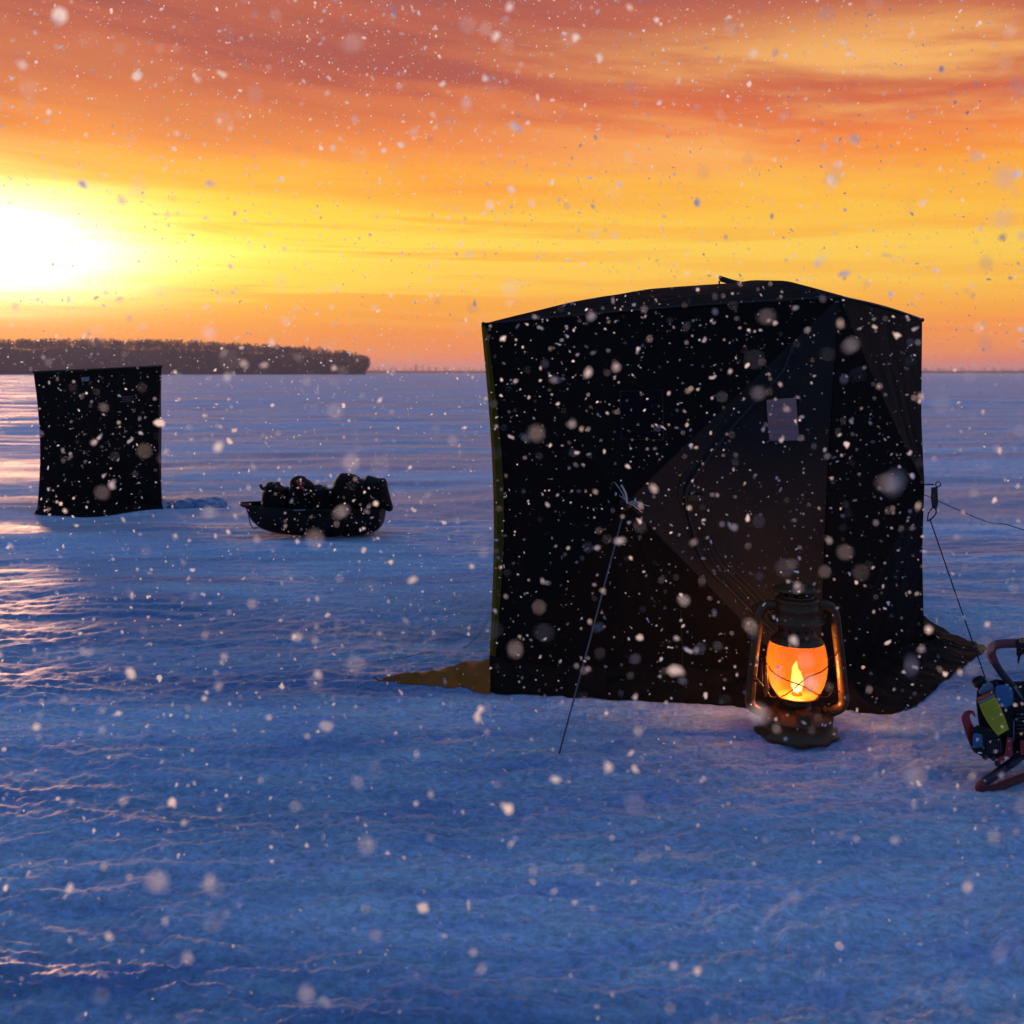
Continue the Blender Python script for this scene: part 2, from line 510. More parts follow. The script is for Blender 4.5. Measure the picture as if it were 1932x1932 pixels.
def cloudnoise(kx, ky, sc, det, rough, dist, off=0.0, tilt=0.0):
    cb = N.new('ShaderNodeCombineXYZ')
    L.new(mth('MULTIPLY', az, kx), cb.inputs[0])
    L.new(mth('MULTIPLY', mth('ADD', t, mth('MULTIPLY', az, tilt)), ky), cb.inputs[1])
    cb.inputs[2].default_value = off
    n = N.new('ShaderNodeTexNoise'); n.inputs['Scale'].default_value = sc; n.inputs['Detail'].default_value = det
    n.inputs['Roughness'].default_value = rough; n.inputs['Distortion'].default_value = dist
    L.new(cb.outputs[0], n.inputs['Vector'])
    return n.outputs['Fac']


nA = cloudnoise(1.0, 7.0, 1.9, 6, 0.52, 0.2, 1.3, 0.10)
nB = cloudnoise(1.2, 24.0, 2.2, 8, 0.62, 0.4, 5.1, 0.015)
nC = cloudnoise(1.5, 11.0, 2.0, 8, 0.60, 0.15, 9.7, 0.10)
warp = mth('MULTIPLY', mth('SUBTRACT', nA, 0.5), mapr(t, 0.0, 0.25, 0.03, 0.15))
warp2 = mth('MULTIPLY', mth('SUBTRACT', nB, 0.5), mapr(t, 0.0, 0.2, 0.10, 0.03))
tt = mth('ADD', t, mth('ADD', warp, warp2))
ramp = N.new('ShaderNodeValToRGB'); cr = ramp.color_ramp
stops = [(0.0, (247, 116, 72)), (0.025, (252, 138, 58)), (0.055, (254, 168, 50)), (0.085, (255, 196, 66)), (0.125, (255, 206, 72)),
         (0.155, (255, 192, 58)), (0.19, (252, 154, 48)), (0.22, (243, 124, 54)), (0.255, (222, 108, 60)), (0.30, (204, 98, 66)),
         (0.36, (190, 98, 74)), (0.42, (150, 84, 84)), (0.52, (80, 74, 110)), (0.66, (28, 66, 135))]
while len(cr.elements) < len(stops): cr.elements.new(0.5)
for e, (p, c) in zip(cr.elements, stops): e.position = p / 0.7; e.color = srgb(*c)
L.new(mth('DIVIDE', tt, 0.7), ramp.inputs['Fac'])
col = ramp.outputs['Color']
# mauve cloud streaks high on the left, peach ones high on the right
dark = mth('MULTIPLY', mapr(nC, 0.46, 0.68), mapr(t, 0.22, 0.27))
dark = mth('MULTIPLY', dark, mapr(az, 0.2, -0.1, 0.0, 1.0))
col = mixc(mth('MULTIPLY', dark, 0.42), col, srgb(138, 72, 76))
pe = mth('MULTIPLY', mapr(nC, 0.36, 0.66, 1.0, 0.0), mapr(az, -0.15, 0.35, 0.15, 1.0))
pe = mth('MULTIPLY', pe, mth('MULTIPLY', mapr(t, 0.17, 0.22), mapr(t, 0.30, 0.37, 1.0, 0.0)))
col = mixc(mth('MULTIPLY', pe, 0.85), col, srgb(255, 188, 100))
# thin bright and dark bars low over the horizon
bars = mth('MULTIPLY', mapr(nB, 0.47, 0.60), mapr(t, 0.0, 0.03))
bars = mth('MULTIPLY', bars, mapr(t, 0.13, 0.18, 1.0, 0.0))
bars = mth('MULTIPLY', bars, mapr(az, 0.15, -0.15, 0.35, 1.0))
col = mixc(mth('MULTIPLY', bars, 0.7), col, srgb(246, 132, 38))
# glow round the low sun
da = mth('SUBTRACT', az, SUN_AZ - 0.02)
def gauss(a, b, t0, dap=da):
    e = mth('ADD', mth('POWER', mth('ABSOLUTE', mth('DIVIDE', dap, a)), 2.0), mth('POWER', mth('ABSOLUTE', mth('DIVIDE', mth('SUBTRACT', t_g, t0), b)), 2.0))
    return mth('EXPONENT', mth('MULTIPLY', e, -1.0))
t_g = mth('ADD', t, mth('MULTIPLY', mth('SUBTRACT', nB, 0.5), 0.06))
lowcut = mapr(t_g, 0.035, 0.075, 0.25, 1.0)
g1 = mth('MULTIPLY', gauss(0.42, 0.075, 0.125), lowcut)
col = mixc(mth('MULTIPLY', g1, 1.0), col, (0.14, 0.24, 0.0, 1), 'ADD')
g4 = mth('MULTIPLY', gauss(0.24, 0.085, 0.13), lowcut)
col = mixc(g4, col, (0.16, 0.22, 0.0, 1), 'ADD')
g2 = mth('MULTIPLY', gauss(0.112, 0.045, 0.112), lowcut)
col = mixc(g2, col, (3.0, 2.6, 2.0, 1), 'ADD')
g3 = gauss(0.20, 0.013, 0.108)
col = mixc(mth('MULTIPLY', g3, 0.9), col, (0.7, 0.7, 0.30, 1), 'ADD')
# dusk sky on the side away from the sun and overhead
away = mapr(mth('ABSOLUTE', mth('ADD', az, 0.2)), 0.75, 1.7)
col = mixc(away, col, (0.12, 0.19, 0.40, 1))
up = mapr(t, 0.42, 0.80)
col = mixc(up, col, (0.088, 0.250, 0.53, 1))
bg1 = N.new('ShaderNodeBackground'); L.new(col, bg1.inputs['Color']); bg1.inputs['Strength'].default_value = 1.0
sky = N.new('ShaderNodeTexSky'); sky.sky_type = 'NISHITA'; sky.sun_disc = False
sky.sun_elevation = SUN_EL; sky.sun_rotation = SUN_AZ; sky.altitude = 100; sky.dust_density = 1.0; sky.ozone_density = 3.0
bg2 = N.new('ShaderNodeBackground'); L.new(sky.outputs[0], bg2.inputs['Color']); bg2.inputs['Strength'].default_value = 0.006
ad = N.new('ShaderNodeAddShader'); L.new(bg1.outputs[0], ad.inputs[0]); L.new(bg2.outputs[0], ad.inputs[1])
L.new(ad.outputs[0], wo.inputs['Surface'])
w.cycles.sampling_method = 'MANUAL'; w.cycles.sample_map_resolution = 1024

sl = bpy.data.lights.new('sun', 'SUN'); sl.energy = 3.2; sl.angle = math.radians(7.0); sl.color = (1.0, 0.60, 0.34)
so = bpy.data.objects.new('sun', sl); COL.objects.link(so)
sd = Vector((math.sin(SUN_AZ) * math.cos(SUN_EL), math.cos(SUN_AZ) * math.cos(SUN_EL), math.sin(SUN_EL)))
so.rotation_euler = sd.to_track_quat('Z', 'Y').to_euler(); so.location = sd * 50

# ------------------------------------------------------------------ frozen lake sheet (polar grid, dense in front)
rs = [0.9]
while rs[-1] < 11: rs.append(rs[-1] * 1.0042)
while rs[-1] < 6000: rs.append(rs[-1] * 1.013)
rs = np.array(rs)
th = np.concatenate([np.linspace(-math.radians(36), math.radians(36), 900), np.linspace(math.radians(36), math.radians(324), 130)[1:-1]])
R, T = np.meshgrid(rs, th, indexing='ij')
gx, gy = R * np.sin(T), R * np.cos(T)
gzv = ground_z(gx, gy)
nr, na = R.shape
verts = np.stack([gx, gy, gzv], -1).reshape(-1, 3)
verts = np.vstack([verts, [[0, 0, 0]]])
i0 = np.arange(nr - 1)[:, None] * na; j = np.arange(na)[None, :]; j1 = (j + 1) % na
quads = np.stack([i0 + j, i0 + na + j, i0 + na + j1, i0 + j1], -1).reshape(-1, 4)
jj = np.arange(na)
tris = np.stack([np.full(na, nr * na), jj, (jj + 1) % na], -1)
me = bpy.data.meshes.new('snow_covered_lake')
me.vertices.add(len(verts)); me.vertices.foreach_set('co', verts.astype(np.float32).ravel())
nl = quads.size + tris.size
me.loops.add(nl); me.loops.foreach_set('vertex_index', np.concatenate([quads.ravel(), tris.ravel()]).astype(np.int32))
me.polygons.add(len(quads) + len(tris))
st = np.concatenate([np.arange(len(quads)) * 4, quads.size + np.arange(len(tris)) * 3])
me.polygons.foreach_set('loop_start', st.astype(np.int32))
me.polygons.foreach_set('use_smooth', np.ones(len(st), bool))
me.update(calc_edges=True); me.validate()
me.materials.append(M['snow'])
go = bpy.data.objects.new('ground', me); COL.objects.link(go); go['kind'] = 'structure'


# ------------------------------------------------------------------ pop-up ice shelters
def edge_curve(a, b, c, amt, s):
    """point on a shelter edge a->b pulled towards c (fabric tension)"""
    p = a.lerp(b, s)
    d = (c - p); d.z = 0
    if d.length > 0: d.normalize()
    return p + d * amt * math.sin(math.pi * s)


def wall_mesh(bl, br, tl, tr, cen, hub, n=22, inw=0.05, sag=0.02, which=(0, 1, 2, 3), seed=0, toparch=0.0):
    """four fabric triangles meeting at the pushed-out hub; which picks triangles: 0 bottom, 1 right, 2 top, 3 left"""
    bm = bmesh.new()
    nrm = (br - bl).cross(tl - bl).normalized()
    if (hub - cen).dot(nrm) < 0: nrm = -nrm
    edges = [lambda s: bl.lerp(br, s),
             lambda s: edge_curve(br, tr, cen, inw, s),
             lambda s: tr.lerp(tl, s) + Vector((0, 0, toparch * math.sin(math.pi * s))),
             lambda s: edge_curve(tl, bl, cen, inw, s)]
    for k in which:
        grid = []
        for i in range(n + 1):
            q = i / n
            row = []
            for jx in range(n + 1):
                s = jx / n
                e = edges[k](s)
                p = hub.lerp(e, q)
                p = p - nrm * sag * math.sin(math.pi * q) * (0.6 + 0.4 * math.sin(math.pi * s))
                ww = math.sin(math.pi * q) ** 0.7 * math.sin(math.pi * s)
                wr = mnoise.noise(Vector((s * 9 + k * 3, q * 2.0, seed))) * 0.010 + mnoise.noise(p * 3 + Vector((seed, 0, 0))) * 0.014
                row.append(p + nrm * wr * ww)
            grid.append(row)
        apex = bm.verts.new(grid[0][0])
        vr = [[apex] * (n + 1)] + [[bm.verts.new(p) for p in row] for row in grid[1:]]
        for i in range(n):
            for jx in range(n):
                a, b, c, d = vr[i][jx], vr[i + 1][jx], vr[i + 1][jx + 1], vr[i][jx + 1]
                if i == 0: bm.faces.new((a, b, c))
                else: bm.faces.new((a, b, c, d))
    return bm


def roof_mesh(tops, apex, n=16, bulge=0.05, arch=0.0):
    bm = bmesh.new()
    m = len(tops)
    for k in range(m):
        a, b = tops[k], tops[(k + 1) % m]
        vr = None
        prev = None
        for i in range(n + 1):
            q = i / n
            row = []
            for jx in range(n + 1):
                s = jx / n
                p = apex.lerp(a.lerp(b, s), q)
                p = p + Vector((0, 0, bulge * math.sin(math.pi * min(q * 1.0, 1)) * (1 - 0.35 * math.sin(math.pi * s)) + arch * q * math.sin(math.pi * s)))
                p = p + Vector((0, 0, mnoise.noise(p * 4) * 0.008 * math.sin(math.pi * q)))
                row.append(p)
            if i == 0: cur = [bm.verts.new(row[0])] * (n + 1)
            else: cur = [bm.verts.new(p) for p in row]
            if prev:
                for jx in range(n):
                    if i == 1: bm.faces.new((prev[0], cur[jx], cur[jx + 1]))
                    else: bm.faces.new((prev[jx], cur[jx], cur[jx + 1], prev[jx + 1]))
            prev = cur
    return bm


def skirt_mesh(inner, outer, rows=7, lift=0.035, zin=0.10, seed=0, dense=26):
    """crumpled ground flap between two polylines of equal length"""
    bm = bmesh.new()
    I = smooth_path(inner, dense) if len(inner) > 2 else [inner[0].lerp(inner[1], k / dense) for k in range(dense + 1)]
    O = smooth_path(outer, dense) if len(outer) > 2 else [outer[0].lerp(outer[1], k / dense) for k in range(dense + 1)]
    prev = None
    for r in range(rows + 1):
        q = r / rows
        cur = []
        for a, b in zip(I, O):
            p = a.lerp(b, q)
            z = gz(p.x, p.y)
            fold = abs(mnoise.noise(Vector((p.x * 5 + p.y * 3, q * 3.5, seed)))) * lift * 2 * math.sin(math.pi * min(1, q + 0.15)) * (1 - 0.3 * q)
            fold += abs(mnoise.noise(Vector((p.x * 2, q * 9, seed + 4)))) * lift * (1 - q)
            p.z = z + 0.006 + fold + zin * (1 - q) ** 2.2 + (0.008 if r == rows else 0)
            if r == rows: p.z = z + 0.004 + 0.010 * abs(mnoise.noise(p * 9))
            cur.append(bm.verts.new(p))
        if prev:
            for k in range(len(cur) - 1):
                bm.faces.new((prev[k], cur[k], cur[k + 1], prev[k + 1]))
        prev = cur
    bmesh.ops.recalc_face_normals(bm, faces=bm.faces)
    return bm


def cast_on(bm, pts, off=0.004):
    """drop picture-space outline points onto a wall surface, nudged outwards"""
    bv = BVHTree.FromBMesh(bm)
    out = []
    for px, py in pts:
        d = (P(px, py, 1.0) - CAM).normalized()
        h, nn, _, _ = bv.ray_cast(CAM, d)
        if h is None: continue
        out.append(h - d * off)
    return out


def cut_window(bm, quad):
    """open a four-sided window in a wall; quad in picture units seen along the sight line"""
    c = sum((P(x, y, 1) for x, y in quad), Vector()) / 4
    pl = []
    for i in range(4):
        a, b = P(*quad[i], 1) - CAM, P(*quad[(i + 1) % 4], 1) - CAM
        n = a.cross(b).normalized()
        if n.dot(c - CAM) < 0: n = -n
        pl.append(n)
        bmesh.ops.bisect_plane(bm, geom=list(bm.verts) + list(bm.edges) + list(bm.faces), plane_co=CAM, plane_no=n, dist=1e-6)
    kill = [f for f in bm.faces if all((f.calc_center_median() - CAM).dot(n) > 0 for n in pl)]
    bmesh.ops.delete(bm, geom=kill, context='FACES')


# --- the large shelter
A = G(924, 1299); B = G(1547, 1322); C = G(1744, 1226)
D = Vector((2.42, 7.0, 0)); E = Vector((0.22, 7.2, 0))
At, Bt, Ct = P(912, 611, A.y), P(1584, 560, B.y), P(1740, 603, C.y)
Dt, Et = Vector((2.42, 7.0, 1.9)), Vector((0.2, 7.2, 1.87))
cen = (A + B + C + D + E) / 5
apex = P(1385, 534, cen.y)
tent = thing('ice_shelter', 'large black pop-up ice fishing shelter behind the lit lantern', 'tent', (cen.x, cen.y, 0))
bots = [A, B, C, D, E]; tops = [At, Bt, Ct, Dt, Et]
hubF = P(1182, 948, (A.y + B.y) / 2 - 0.14)
WIN = [(1444.8, 754.1), (1502.6, 749.5), (1509, 831.7), (1450.5, 832.5)]
cenz = Vector((cen.x, cen.y, 1.0))
# front wall: dark cloth plus the door triangle on the right, painted lighter as lit cloth
bm = wall_mesh(A, B, At, Bt, cenz, hubF, n=30, inw=0.055, sag=0.03, which=(0, 2, 3), seed=1, toparch=0.0)
front = obj('front_wall', bm, M['black_cloth'], tent)
bm = wall_mesh(A, B, At, Bt, cenz, hubF, n=34, inw=0.03, sag=0.03, which=(1,), seed=1)
full = bm.copy()
cut_window(bm, WIN)
door = obj('door_panel', bm, M['lit_door_cloth'], tent)
# pane
pp = cast_on(full, [(x, y) for x, y in WIN], -0.002)
b2 = bmesh.new(); vs = [b2.verts.new(p) for p in pp]; b2.faces.new(vs)
obj('window_pane', b2, M['pane'], door, smooth=False)
b2 = bmesh.new()
fr = cast_on(full, [WIN[0], WIN[1], WIN[2], WIN[3]], 0.004)
tube(b2, fr, 0.0035, 6, closed=True)
obj('window_frame', b2, M['zip'], door)
# door zip: two rows of curved zip tape and its storm flap
k9 = 0.9928
Z1 = [(1507, 655), (1487, 706), (1447, 751), (1407, 795), (1370, 838), (1324.6, 900), (1308.8, 921.6), (1303, 945), (1307, 973),
      (1316.7, 1006), (1324.6, 1037.7), (1336, 1065), (1356, 1090.8), (1381.6, 1114), (1405, 1138), (1432, 1165), (1470, 1200), (1510, 1240)]
Z1 = [(x * k9, y * k9) for x, y in Z1]
b2 = bmesh.new(); tube(b2, smooth_path(cast_on(full, Z1, 0.008), 4), 0.009, 6); obj('door_zip', b2, M['zip'], door)
Z2 = [(x - 15 - 6 * math.sin(i * 0.5), y - 3) for i, (x, y) in enumerate(Z1)][2:14]
b2 = bmesh.new(); tube(b2, smooth_path(cast_on(full, Z2, 0.003), 4), 0.0028, 6); obj('storm_flap_seam', b2, M['zip'], door)
for off, rr in ((13, 0.004), (21, 0.006), (29, 0.004)):
    Z3 = [(x + off, y - off * 0.55) for x, y in Z1[10:]]
    b2 = bmesh.new(); tube(b2, smooth_path(cast_on(full, Z3, 0.004), 4), rr, 6); obj('zip_flap_piping', b2, M['zip'], door)
# closing tab on the door
q = cast_on(full, [(1298, 934), (1328, 935), (1328, 945), (1298, 944)], 0.012)
b2 = bmesh.new(); prism(b2, q, Vector((0, 0.008, 0)), 0.001); obj('door_pull_tab', b2, M['zip'], door, smooth=False)
full.free()
# side window outline on the left part of the front wall (dark, closed)
b2 = bmesh.new()
fb = wall_mesh(A, B, At, Bt, cenz, hubF, n=20, inw=0.055, sag=0.03, seed=1)
W2 = cast_on(fb, [(1170, 738), (1250, 736), (1252, 830), (1172, 828)], 0.004)
f = b2.faces.new([b2.verts.new(p) for p in W2])
obj('dark_window', b2, simple('dark_vinyl', (0.007, 0.006, 0.009, 1), 0.85, spec=0.03), front, smooth=False)
b2 = bmesh.new()
tube(b2, W2, 0.003, 6, closed=True); obj('window_frame', b2, M['zip'], front)
# a vertical seam low on the wall
b2 = bmesh.new(); tube(b2, cast_on(fb, [(1284, 1150), (1286, 1200), (1288, 1260), (1290, 1300)], 0.001), 0.0022, 5); obj('wall_seam', b2, M['zip'], front)

# other walls
def hub_between(a, b, z, out, cc=cenz):
    m = (a + b) / 2; n = Vector((b.y - a.y, a.x - b.x, 0)).normalized()
    if (m - cc).dot(n) < 0: n = -n
    return Vector((m.x, m.y, z)) + n * out
hubR = hub_between(B, C, 1.02, 0.255)
rw = obj('right_wall', wall_mesh(B, C, Bt, Ct, cenz, hubR, inw=0.02, sag=0.02, seed=5), M['black_cloth'], tent)
obj('side_wall', wall_mesh(C, D, Ct, Dt, cenz, hub_between(C, D, 1.0, 0.02), inw=0.01, sag=0.0, seed=6), M['black_cloth'], tent)
bk = wall_mesh(D, E, Dt, Et, cenz, hub_between(D, E, 1.0, 0.18), seed=7)
BW = [(1425, 728), (1525, 728), (1530, 856), (1430, 856)]
bfull = bk.copy(); cut_window(bk, BW)
bwall = obj('back_wall', bk, M['black_cloth'], tent)
b2 = bmesh.new(); b2.faces.new([b2.verts.new(p) for p in cast_on(bfull, BW, 0.0)]); obj('window_pane', b2, M['pane'], bwall, smooth=False); bfull.free()
obj('left_wall', wall_mesh(E, A, Et, At, cenz, hub_between(E, A, 1.0, 0.01), inw=0.055, sag=0.0, seed=8), M['sunlit_cloth'], tent, label='left wall painted olive yellow as sunlit cloth')
# added strip along the front left corner: sunlight through the cloth, painted olive
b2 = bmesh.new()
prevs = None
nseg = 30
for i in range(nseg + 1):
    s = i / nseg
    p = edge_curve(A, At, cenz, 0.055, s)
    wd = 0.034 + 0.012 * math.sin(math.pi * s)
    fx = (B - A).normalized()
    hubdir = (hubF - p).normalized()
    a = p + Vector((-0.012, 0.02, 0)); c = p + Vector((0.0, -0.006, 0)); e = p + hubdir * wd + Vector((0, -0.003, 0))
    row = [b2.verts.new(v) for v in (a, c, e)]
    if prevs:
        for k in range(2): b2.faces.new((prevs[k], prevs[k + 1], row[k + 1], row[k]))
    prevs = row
obj('sunlit_corner_strip', b2, M['sunlit_cloth'], tent, label='corner strip painted olive yellow as sunlight through the cloth')
# roof
roof = obj('roof', roof_mesh(tops, apex, bulge=0.045, arch=0.012), fabric('black_roof_cloth', (0.004, 0.003, 0.0022, 1), spec=0.04), tent)
# welt where roof meets walls
b2 = bmesh.new()
for k in range(5):
    a, b = tops[k], tops[(k + 1) % 5]
    pts = [a.lerp(b, s / 12) + Vector((0, 0, 0.012 * math.sin(math.pi * s / 12))) for s in range(13)]
    tube(b2, pts, 0.006, 6)
obj('roof_welt', b2, M['zip'], tent)
for v in tops[:4]:
    b2 = bmesh.new(); bmesh.ops.create_icosphere(b2, subdivisions=2, radius=0.012, matrix=Matrix.Translation(v - Vector((0, 0, 0.002))))
    obj('corner_pocket', b2, M['black_plastic'], tent)
# pull strap on the roof hub
ax = cen.y
b2 = bmesh.new()
s1 = [P(1357, 524, ax), P(1380, 531, ax), P(1408, 536, ax)]
prism(b2, [P(1356, 519, ax), P(1366, 522, ax), P(1385, 528, ax), P(1404, 532, ax), P(1412, 537, ax), P(1404, 541, ax), P(1385, 538, ax), P(1360, 530, ax)], Vector((0, 0.035, 0)), 0.004)
tube(b2, [P(1357, 530, ax), P(1357, 545, ax)], 0.005, 6)
obj('roof_pull_strap', b2, M['dark_cord'], tent)
# front hub disc with frayed pull cord
hn = Vector((0, -1, 0))
b2 = bmesh.new(); tube(b2, [hubF + hn * 0.0, hubF + hn * 0.02], [0.04, 0.026], 20)
fh = obj('hub_disc', b2, M['black_plastic'], tent)
b2 = bmesh.new()
for i in range(11):
    a = random.uniform(-0.6, 0.5) if i < 8 else random.uniform(1.6, 2.4)
    l = random.uniform(0.05, 0.12)
    e = hubF + Vector((math.cos(a) * l, -0.03, math.sin(a) * l))
    tube(b2, smooth_path([hubF + hn * 0.02, hubF.lerp(e, 0.5) + Vector((0, -0.02, 0.008)), e], 3), 0.0016, 5)
tube(b2, smooth_path([hubF + hn * 0.03, P(1180, 930, hubF.y - 0.04), P(1172, 915, hubF.y - 0.03)], 4), 0.005, 6)
obj('pull_cord', b2, M['pale_cord'], fh)
# right hub: ring, webbing strap
b2 = bmesh.new()
rc = P(1770, 914, hubR.y)
tube(b2, [P(1745, 914, hubR.y), P(1762, 914, hubR.y)], 0.004, 6)
tube(b2, [rc + Vector((0.013 * math.cos(a), 0, 0.013 * math.sin(a))) for a in [k * math.pi / 8 for k in range(16)]], 0.003, 6, closed=True)
rg = obj('hub_ring', b2, M['dark_cord'], tent)
b2 = bmesh.new()
prism(b2, [P(x * 1.0, y, hubR.y) for x, y in ((1759, 920), (1769, 919), (1770, 950), (1767, 962), (1760, 958), (1758, 940))], Vector((0, 0.012, 0)), 0.001)
tube(b2, smooth_path([P(1765, 958, hubR.y), P(1766, 968, hubR.y), P(1758, 978, hubR.y), P(1750, 983, hubR.y)], 5), 0.004, 6)
tube(b2, smooth_path([P(1760, 957, hubR.y), P(1752, 968, hubR.y), P(1750, 983, hubR.y)], 5), 0.003, 6)
obj('pull_strap', b2, M['dark_cord'], rg)
# skirts
fo = [G(925, 1309), G(1000, 1315), G(1120, 1321), G(1240, 1328), G(1380, 1333), G(1500, 1340), G(1610, 1345), G(1690, 1349)]
fi = [A.lerp(B, s) + (cen - A.lerp(B, s)) * 0.0 for s in (0, 0.12, 0.3, 0.46, 0.66, 0.82, 0.96, 1.0)]
obj('front_skirt', skirt_mesh(fi, fo, rows=9, lift=0.05, zin=0.13, seed=2, dense=18), M['skirt_cloth'], tent)
ro = [G(1690, 1349), G(1722, 1337), G(1758, 1310), G(1800, 1276), G(1838, 1246), G(1864, 1224)]
ri = [B.lerp(C, s) for s in (0, 0.2, 0.4, 0.6, 0.85, 1.0)]
obj('right_skirt', skirt_mesh(ri, ro, rows=8, lift=0.03, zin=0.06, seed=3, dense=12), M['skirt_cloth'], tent)
obj('side_skirt', skirt_mesh([C, C.lerp(D, .5), D], [G(1864, 1224), Vector((2.75, 6.5, 0)), Vector((2.75, 7.2, 0))], seed=4), M['skirt_cloth'], tent)
obj('back_skirt', skirt_mesh([D, D.lerp(E, .5), E], [Vector((2.75, 7.2, 0)), Vector((1.3, 7.5, 0)), Vector((0.1, 7.5, 0))], seed=5), M['skirt_cloth'], tent)
# left skirt: peaked flap running out to a point
tip = G(722, 1288)
b2 = bmesh.new()
rows = []
nL = 26
for i in range(nL + 1):
    s = i / nL
    base = A.lerp(tip, s)
    f0 = G(925, 1310).lerp(tip, s)
    ridge_h = 0.105 * (1 - s) ** 1.35 + 0.012
    wid = 0.30 * (1 - s) ** 0.8
    row = []
    for jx in range(13):
        v = jx / 12
        # v 0 front edge on snow, 0.5 ridge, 1 back edge
        y = f0.y + (v) * (0.06 * (1 - s) + wid)
        x = f0.x + (base.x - f0.x) * v
        z = math.sin(math.pi * min(1, v ** 0.8)) * ridge_h
        bump = mnoise.noise(Vector((s * 3, v * 9, 2))) * 0.022 * (1 - s * 0.5) + mnoise.noise(Vector((s * 10, v * 5, 7))) * 0.010
        yy = y + mnoise.noise(Vector((s * 6, 3, 3))) * 0.03
        row.append(b2.verts.new((x, yy, max(gz(x, yy) + 0.004, gz(x, yy) + z + bump * (0 if v in (0, 1) else 1)))))
    rows.append(row)
for i in range(nL):
    for jx in range(12): b2.faces.new((rows[i][jx], rows[i + 1][jx], rows[i + 1][jx + 1], rows[i][jx + 1]))
tube(b2, smooth_path([tip + Vector((0.03, 0, 0.01)), tip + Vector((-0.02, 0, 0.012)), tip + Vector((-0.045, 0, 0.03))], 4), 0.004, 6)
obj('left_skirt', b2, M['orange_cloth'], tent, label='orange brown skirt flap pulled out to a point')
obj('left_back_skirt', skirt_mesh([E, E.lerp(A, .5), A], [Vector((0.12, 7.35, 0)), Vector((-0.03, 6.2, 0)), Vector((-0.16, 5.3, 0))], seed=6, lift=0.02, zin=0.04), M['orange_cloth'], tent)
fb.free()


def rope(name, label, pts, r, mat, parent_group=None):
    b2 = bmesh.new(); tube(b2, pts, r, 6)
    o = obj(name, b2, mat, origin=pts[-1]); tag(o, label, 'rope', parent_group)
    return o


gp = 'guy ropes staking out the shelters'
e1 = G(1055, 1421); e1.z = gz(e1.x, e1.y)
rope('guy_rope', 'pale grey guy rope slanting from the front wall hub down to the snow', [P(1174, 976, hubF.y - 0.03), P(1174, 976, hubF.y - 0.03).lerp(e1, .5) + Vector((0, 0, -0.006)), e1], 0.0042, M['cord'], gp)
e2 = G(1859, 1285); e2.z = gz(e2.x, e2.y)
rope('guy_rope', 'thin black guy rope from the shelter right side strap toward the auger', [P(1755, 981, hubR.y), P(1755, 981, hubR.y).lerp(e2, .5) + Vector((0, 0, -0.004)), e2], 0.0034, M['dark_cord'], gp)
rope('guy_rope', 'faint rope from behind the large shelter running off the right edge', smooth_path([Vector((2.45, 7.0, 0.95)), P(1840, 976, 6.3), P(1900, 990, 5.9), P(1990, 1020, 5.6)], 5), 0.0028, M['dark_cord'], gp)
a0 = P(905, 1195, 6.6); e3 = G(712, 1249); e3.z = gz(e3.x, e3.y) + 0.004
rope('guy_rope', 'faint rope low over the snow left of the large shelter', smooth_path([Vector((0.15, 7.0, 0.6)), P(905, 1196, 6.0), P(800, 1232, 5.65), e3], 6), 0.0014, M['cord'], gp)

# --- the small far shelter
a, b = G(70, 966), G(306, 957)
ux = (b - a).normalized(); vy = Vector((-ux.y, ux.x, 0)); wd = (b - a).length
c, d = b + vy * wd - ux * 0.10, a + vy * wd + ux * 0.10
ta, tb = P(63, 702, a.y), P(305, 691, b.y)
tcn, td = Vector((c.x, c.y, 1.62)), Vector((d.x, d.y, 1.60))
cc = (a + b + c + d) / 4; ccz = Vector((cc.x, cc.y, 0.9))
t2 = thing('ice_shelter', 'small square black ice fishing shelter standing alone on the left', 'tent', (cc.x, cc.y, 0))
names = ['front_wall', 'right_wall', 'back_wall', 'left_wall']
bb, ttp = [a, b, c, d], [ta, tb, tcn, td]
fwall = None
for k in range(4):
    p, q_ = bb[k], bb[(k + 1) % 4]
    hub = hub_between(p, q_, 0.85, 0.12 if k == 0 else 0.02, ccz)
    bmw = wall_mesh(p, q_, ttp[k], ttp[(k + 1) % 4], ccz, hub, n=16, inw=0.06, sag=0.01, seed=20 + k)
    if k == 0: keep = bmw.copy()
    o = obj(names[k], bmw, M['far_cloth'], t2)
    if k == 0: fwall = o
obj('roof', roof_mesh(ttp, Vector((cc.x, cc.y, 1.655)), n=10, bulge=0.0), M['far_cloth'], t2)
b2 = bmesh.new()
for k in range(4): tube(b2, [ttp[k], ttp[(k + 1) % 4]], 0.012, 6)
obj('roof_welt', b2, M['zip'], t2)
b2 = bmesh.new(); b2.faces.new([b2.verts.new(p) for p in cast_on(keep, [(153, 712), (169, 711), (168, 719), (154, 719)], 0.01)])
obj('label_patch', b2, M['patch'], fwall, smooth=False)
b2 = bmesh.new()
for y0, x0, x1 in ((749, 222, 252), (753, 230, 258), (757, 226, 249)):
    qq = cast_on(keep, [(x0, y0), (x1, y0 - 2), (x1, y0), (x0, y0 + 2)], 0.01)
    b2.faces.new([b2.verts.new(p) for p in qq])
obj('wall_print', b2, simple('faded_print', (0.06, 0.05, 0.055, 1), 0.6), fwall, smooth=False)
keep.free()
b2s = skirt_mesh([a, a.lerp(b, .25), a.lerp(b, .5), a.lerp(b, .75), b], [G(64, 970), G(125, 972), G(185, 972), G(245, 966), G(309, 959)], rows=4, lift=0.03, zin=0.05, seed=9, dense=8)
obj('skirt', b2s, M['far_cloth'], t2)

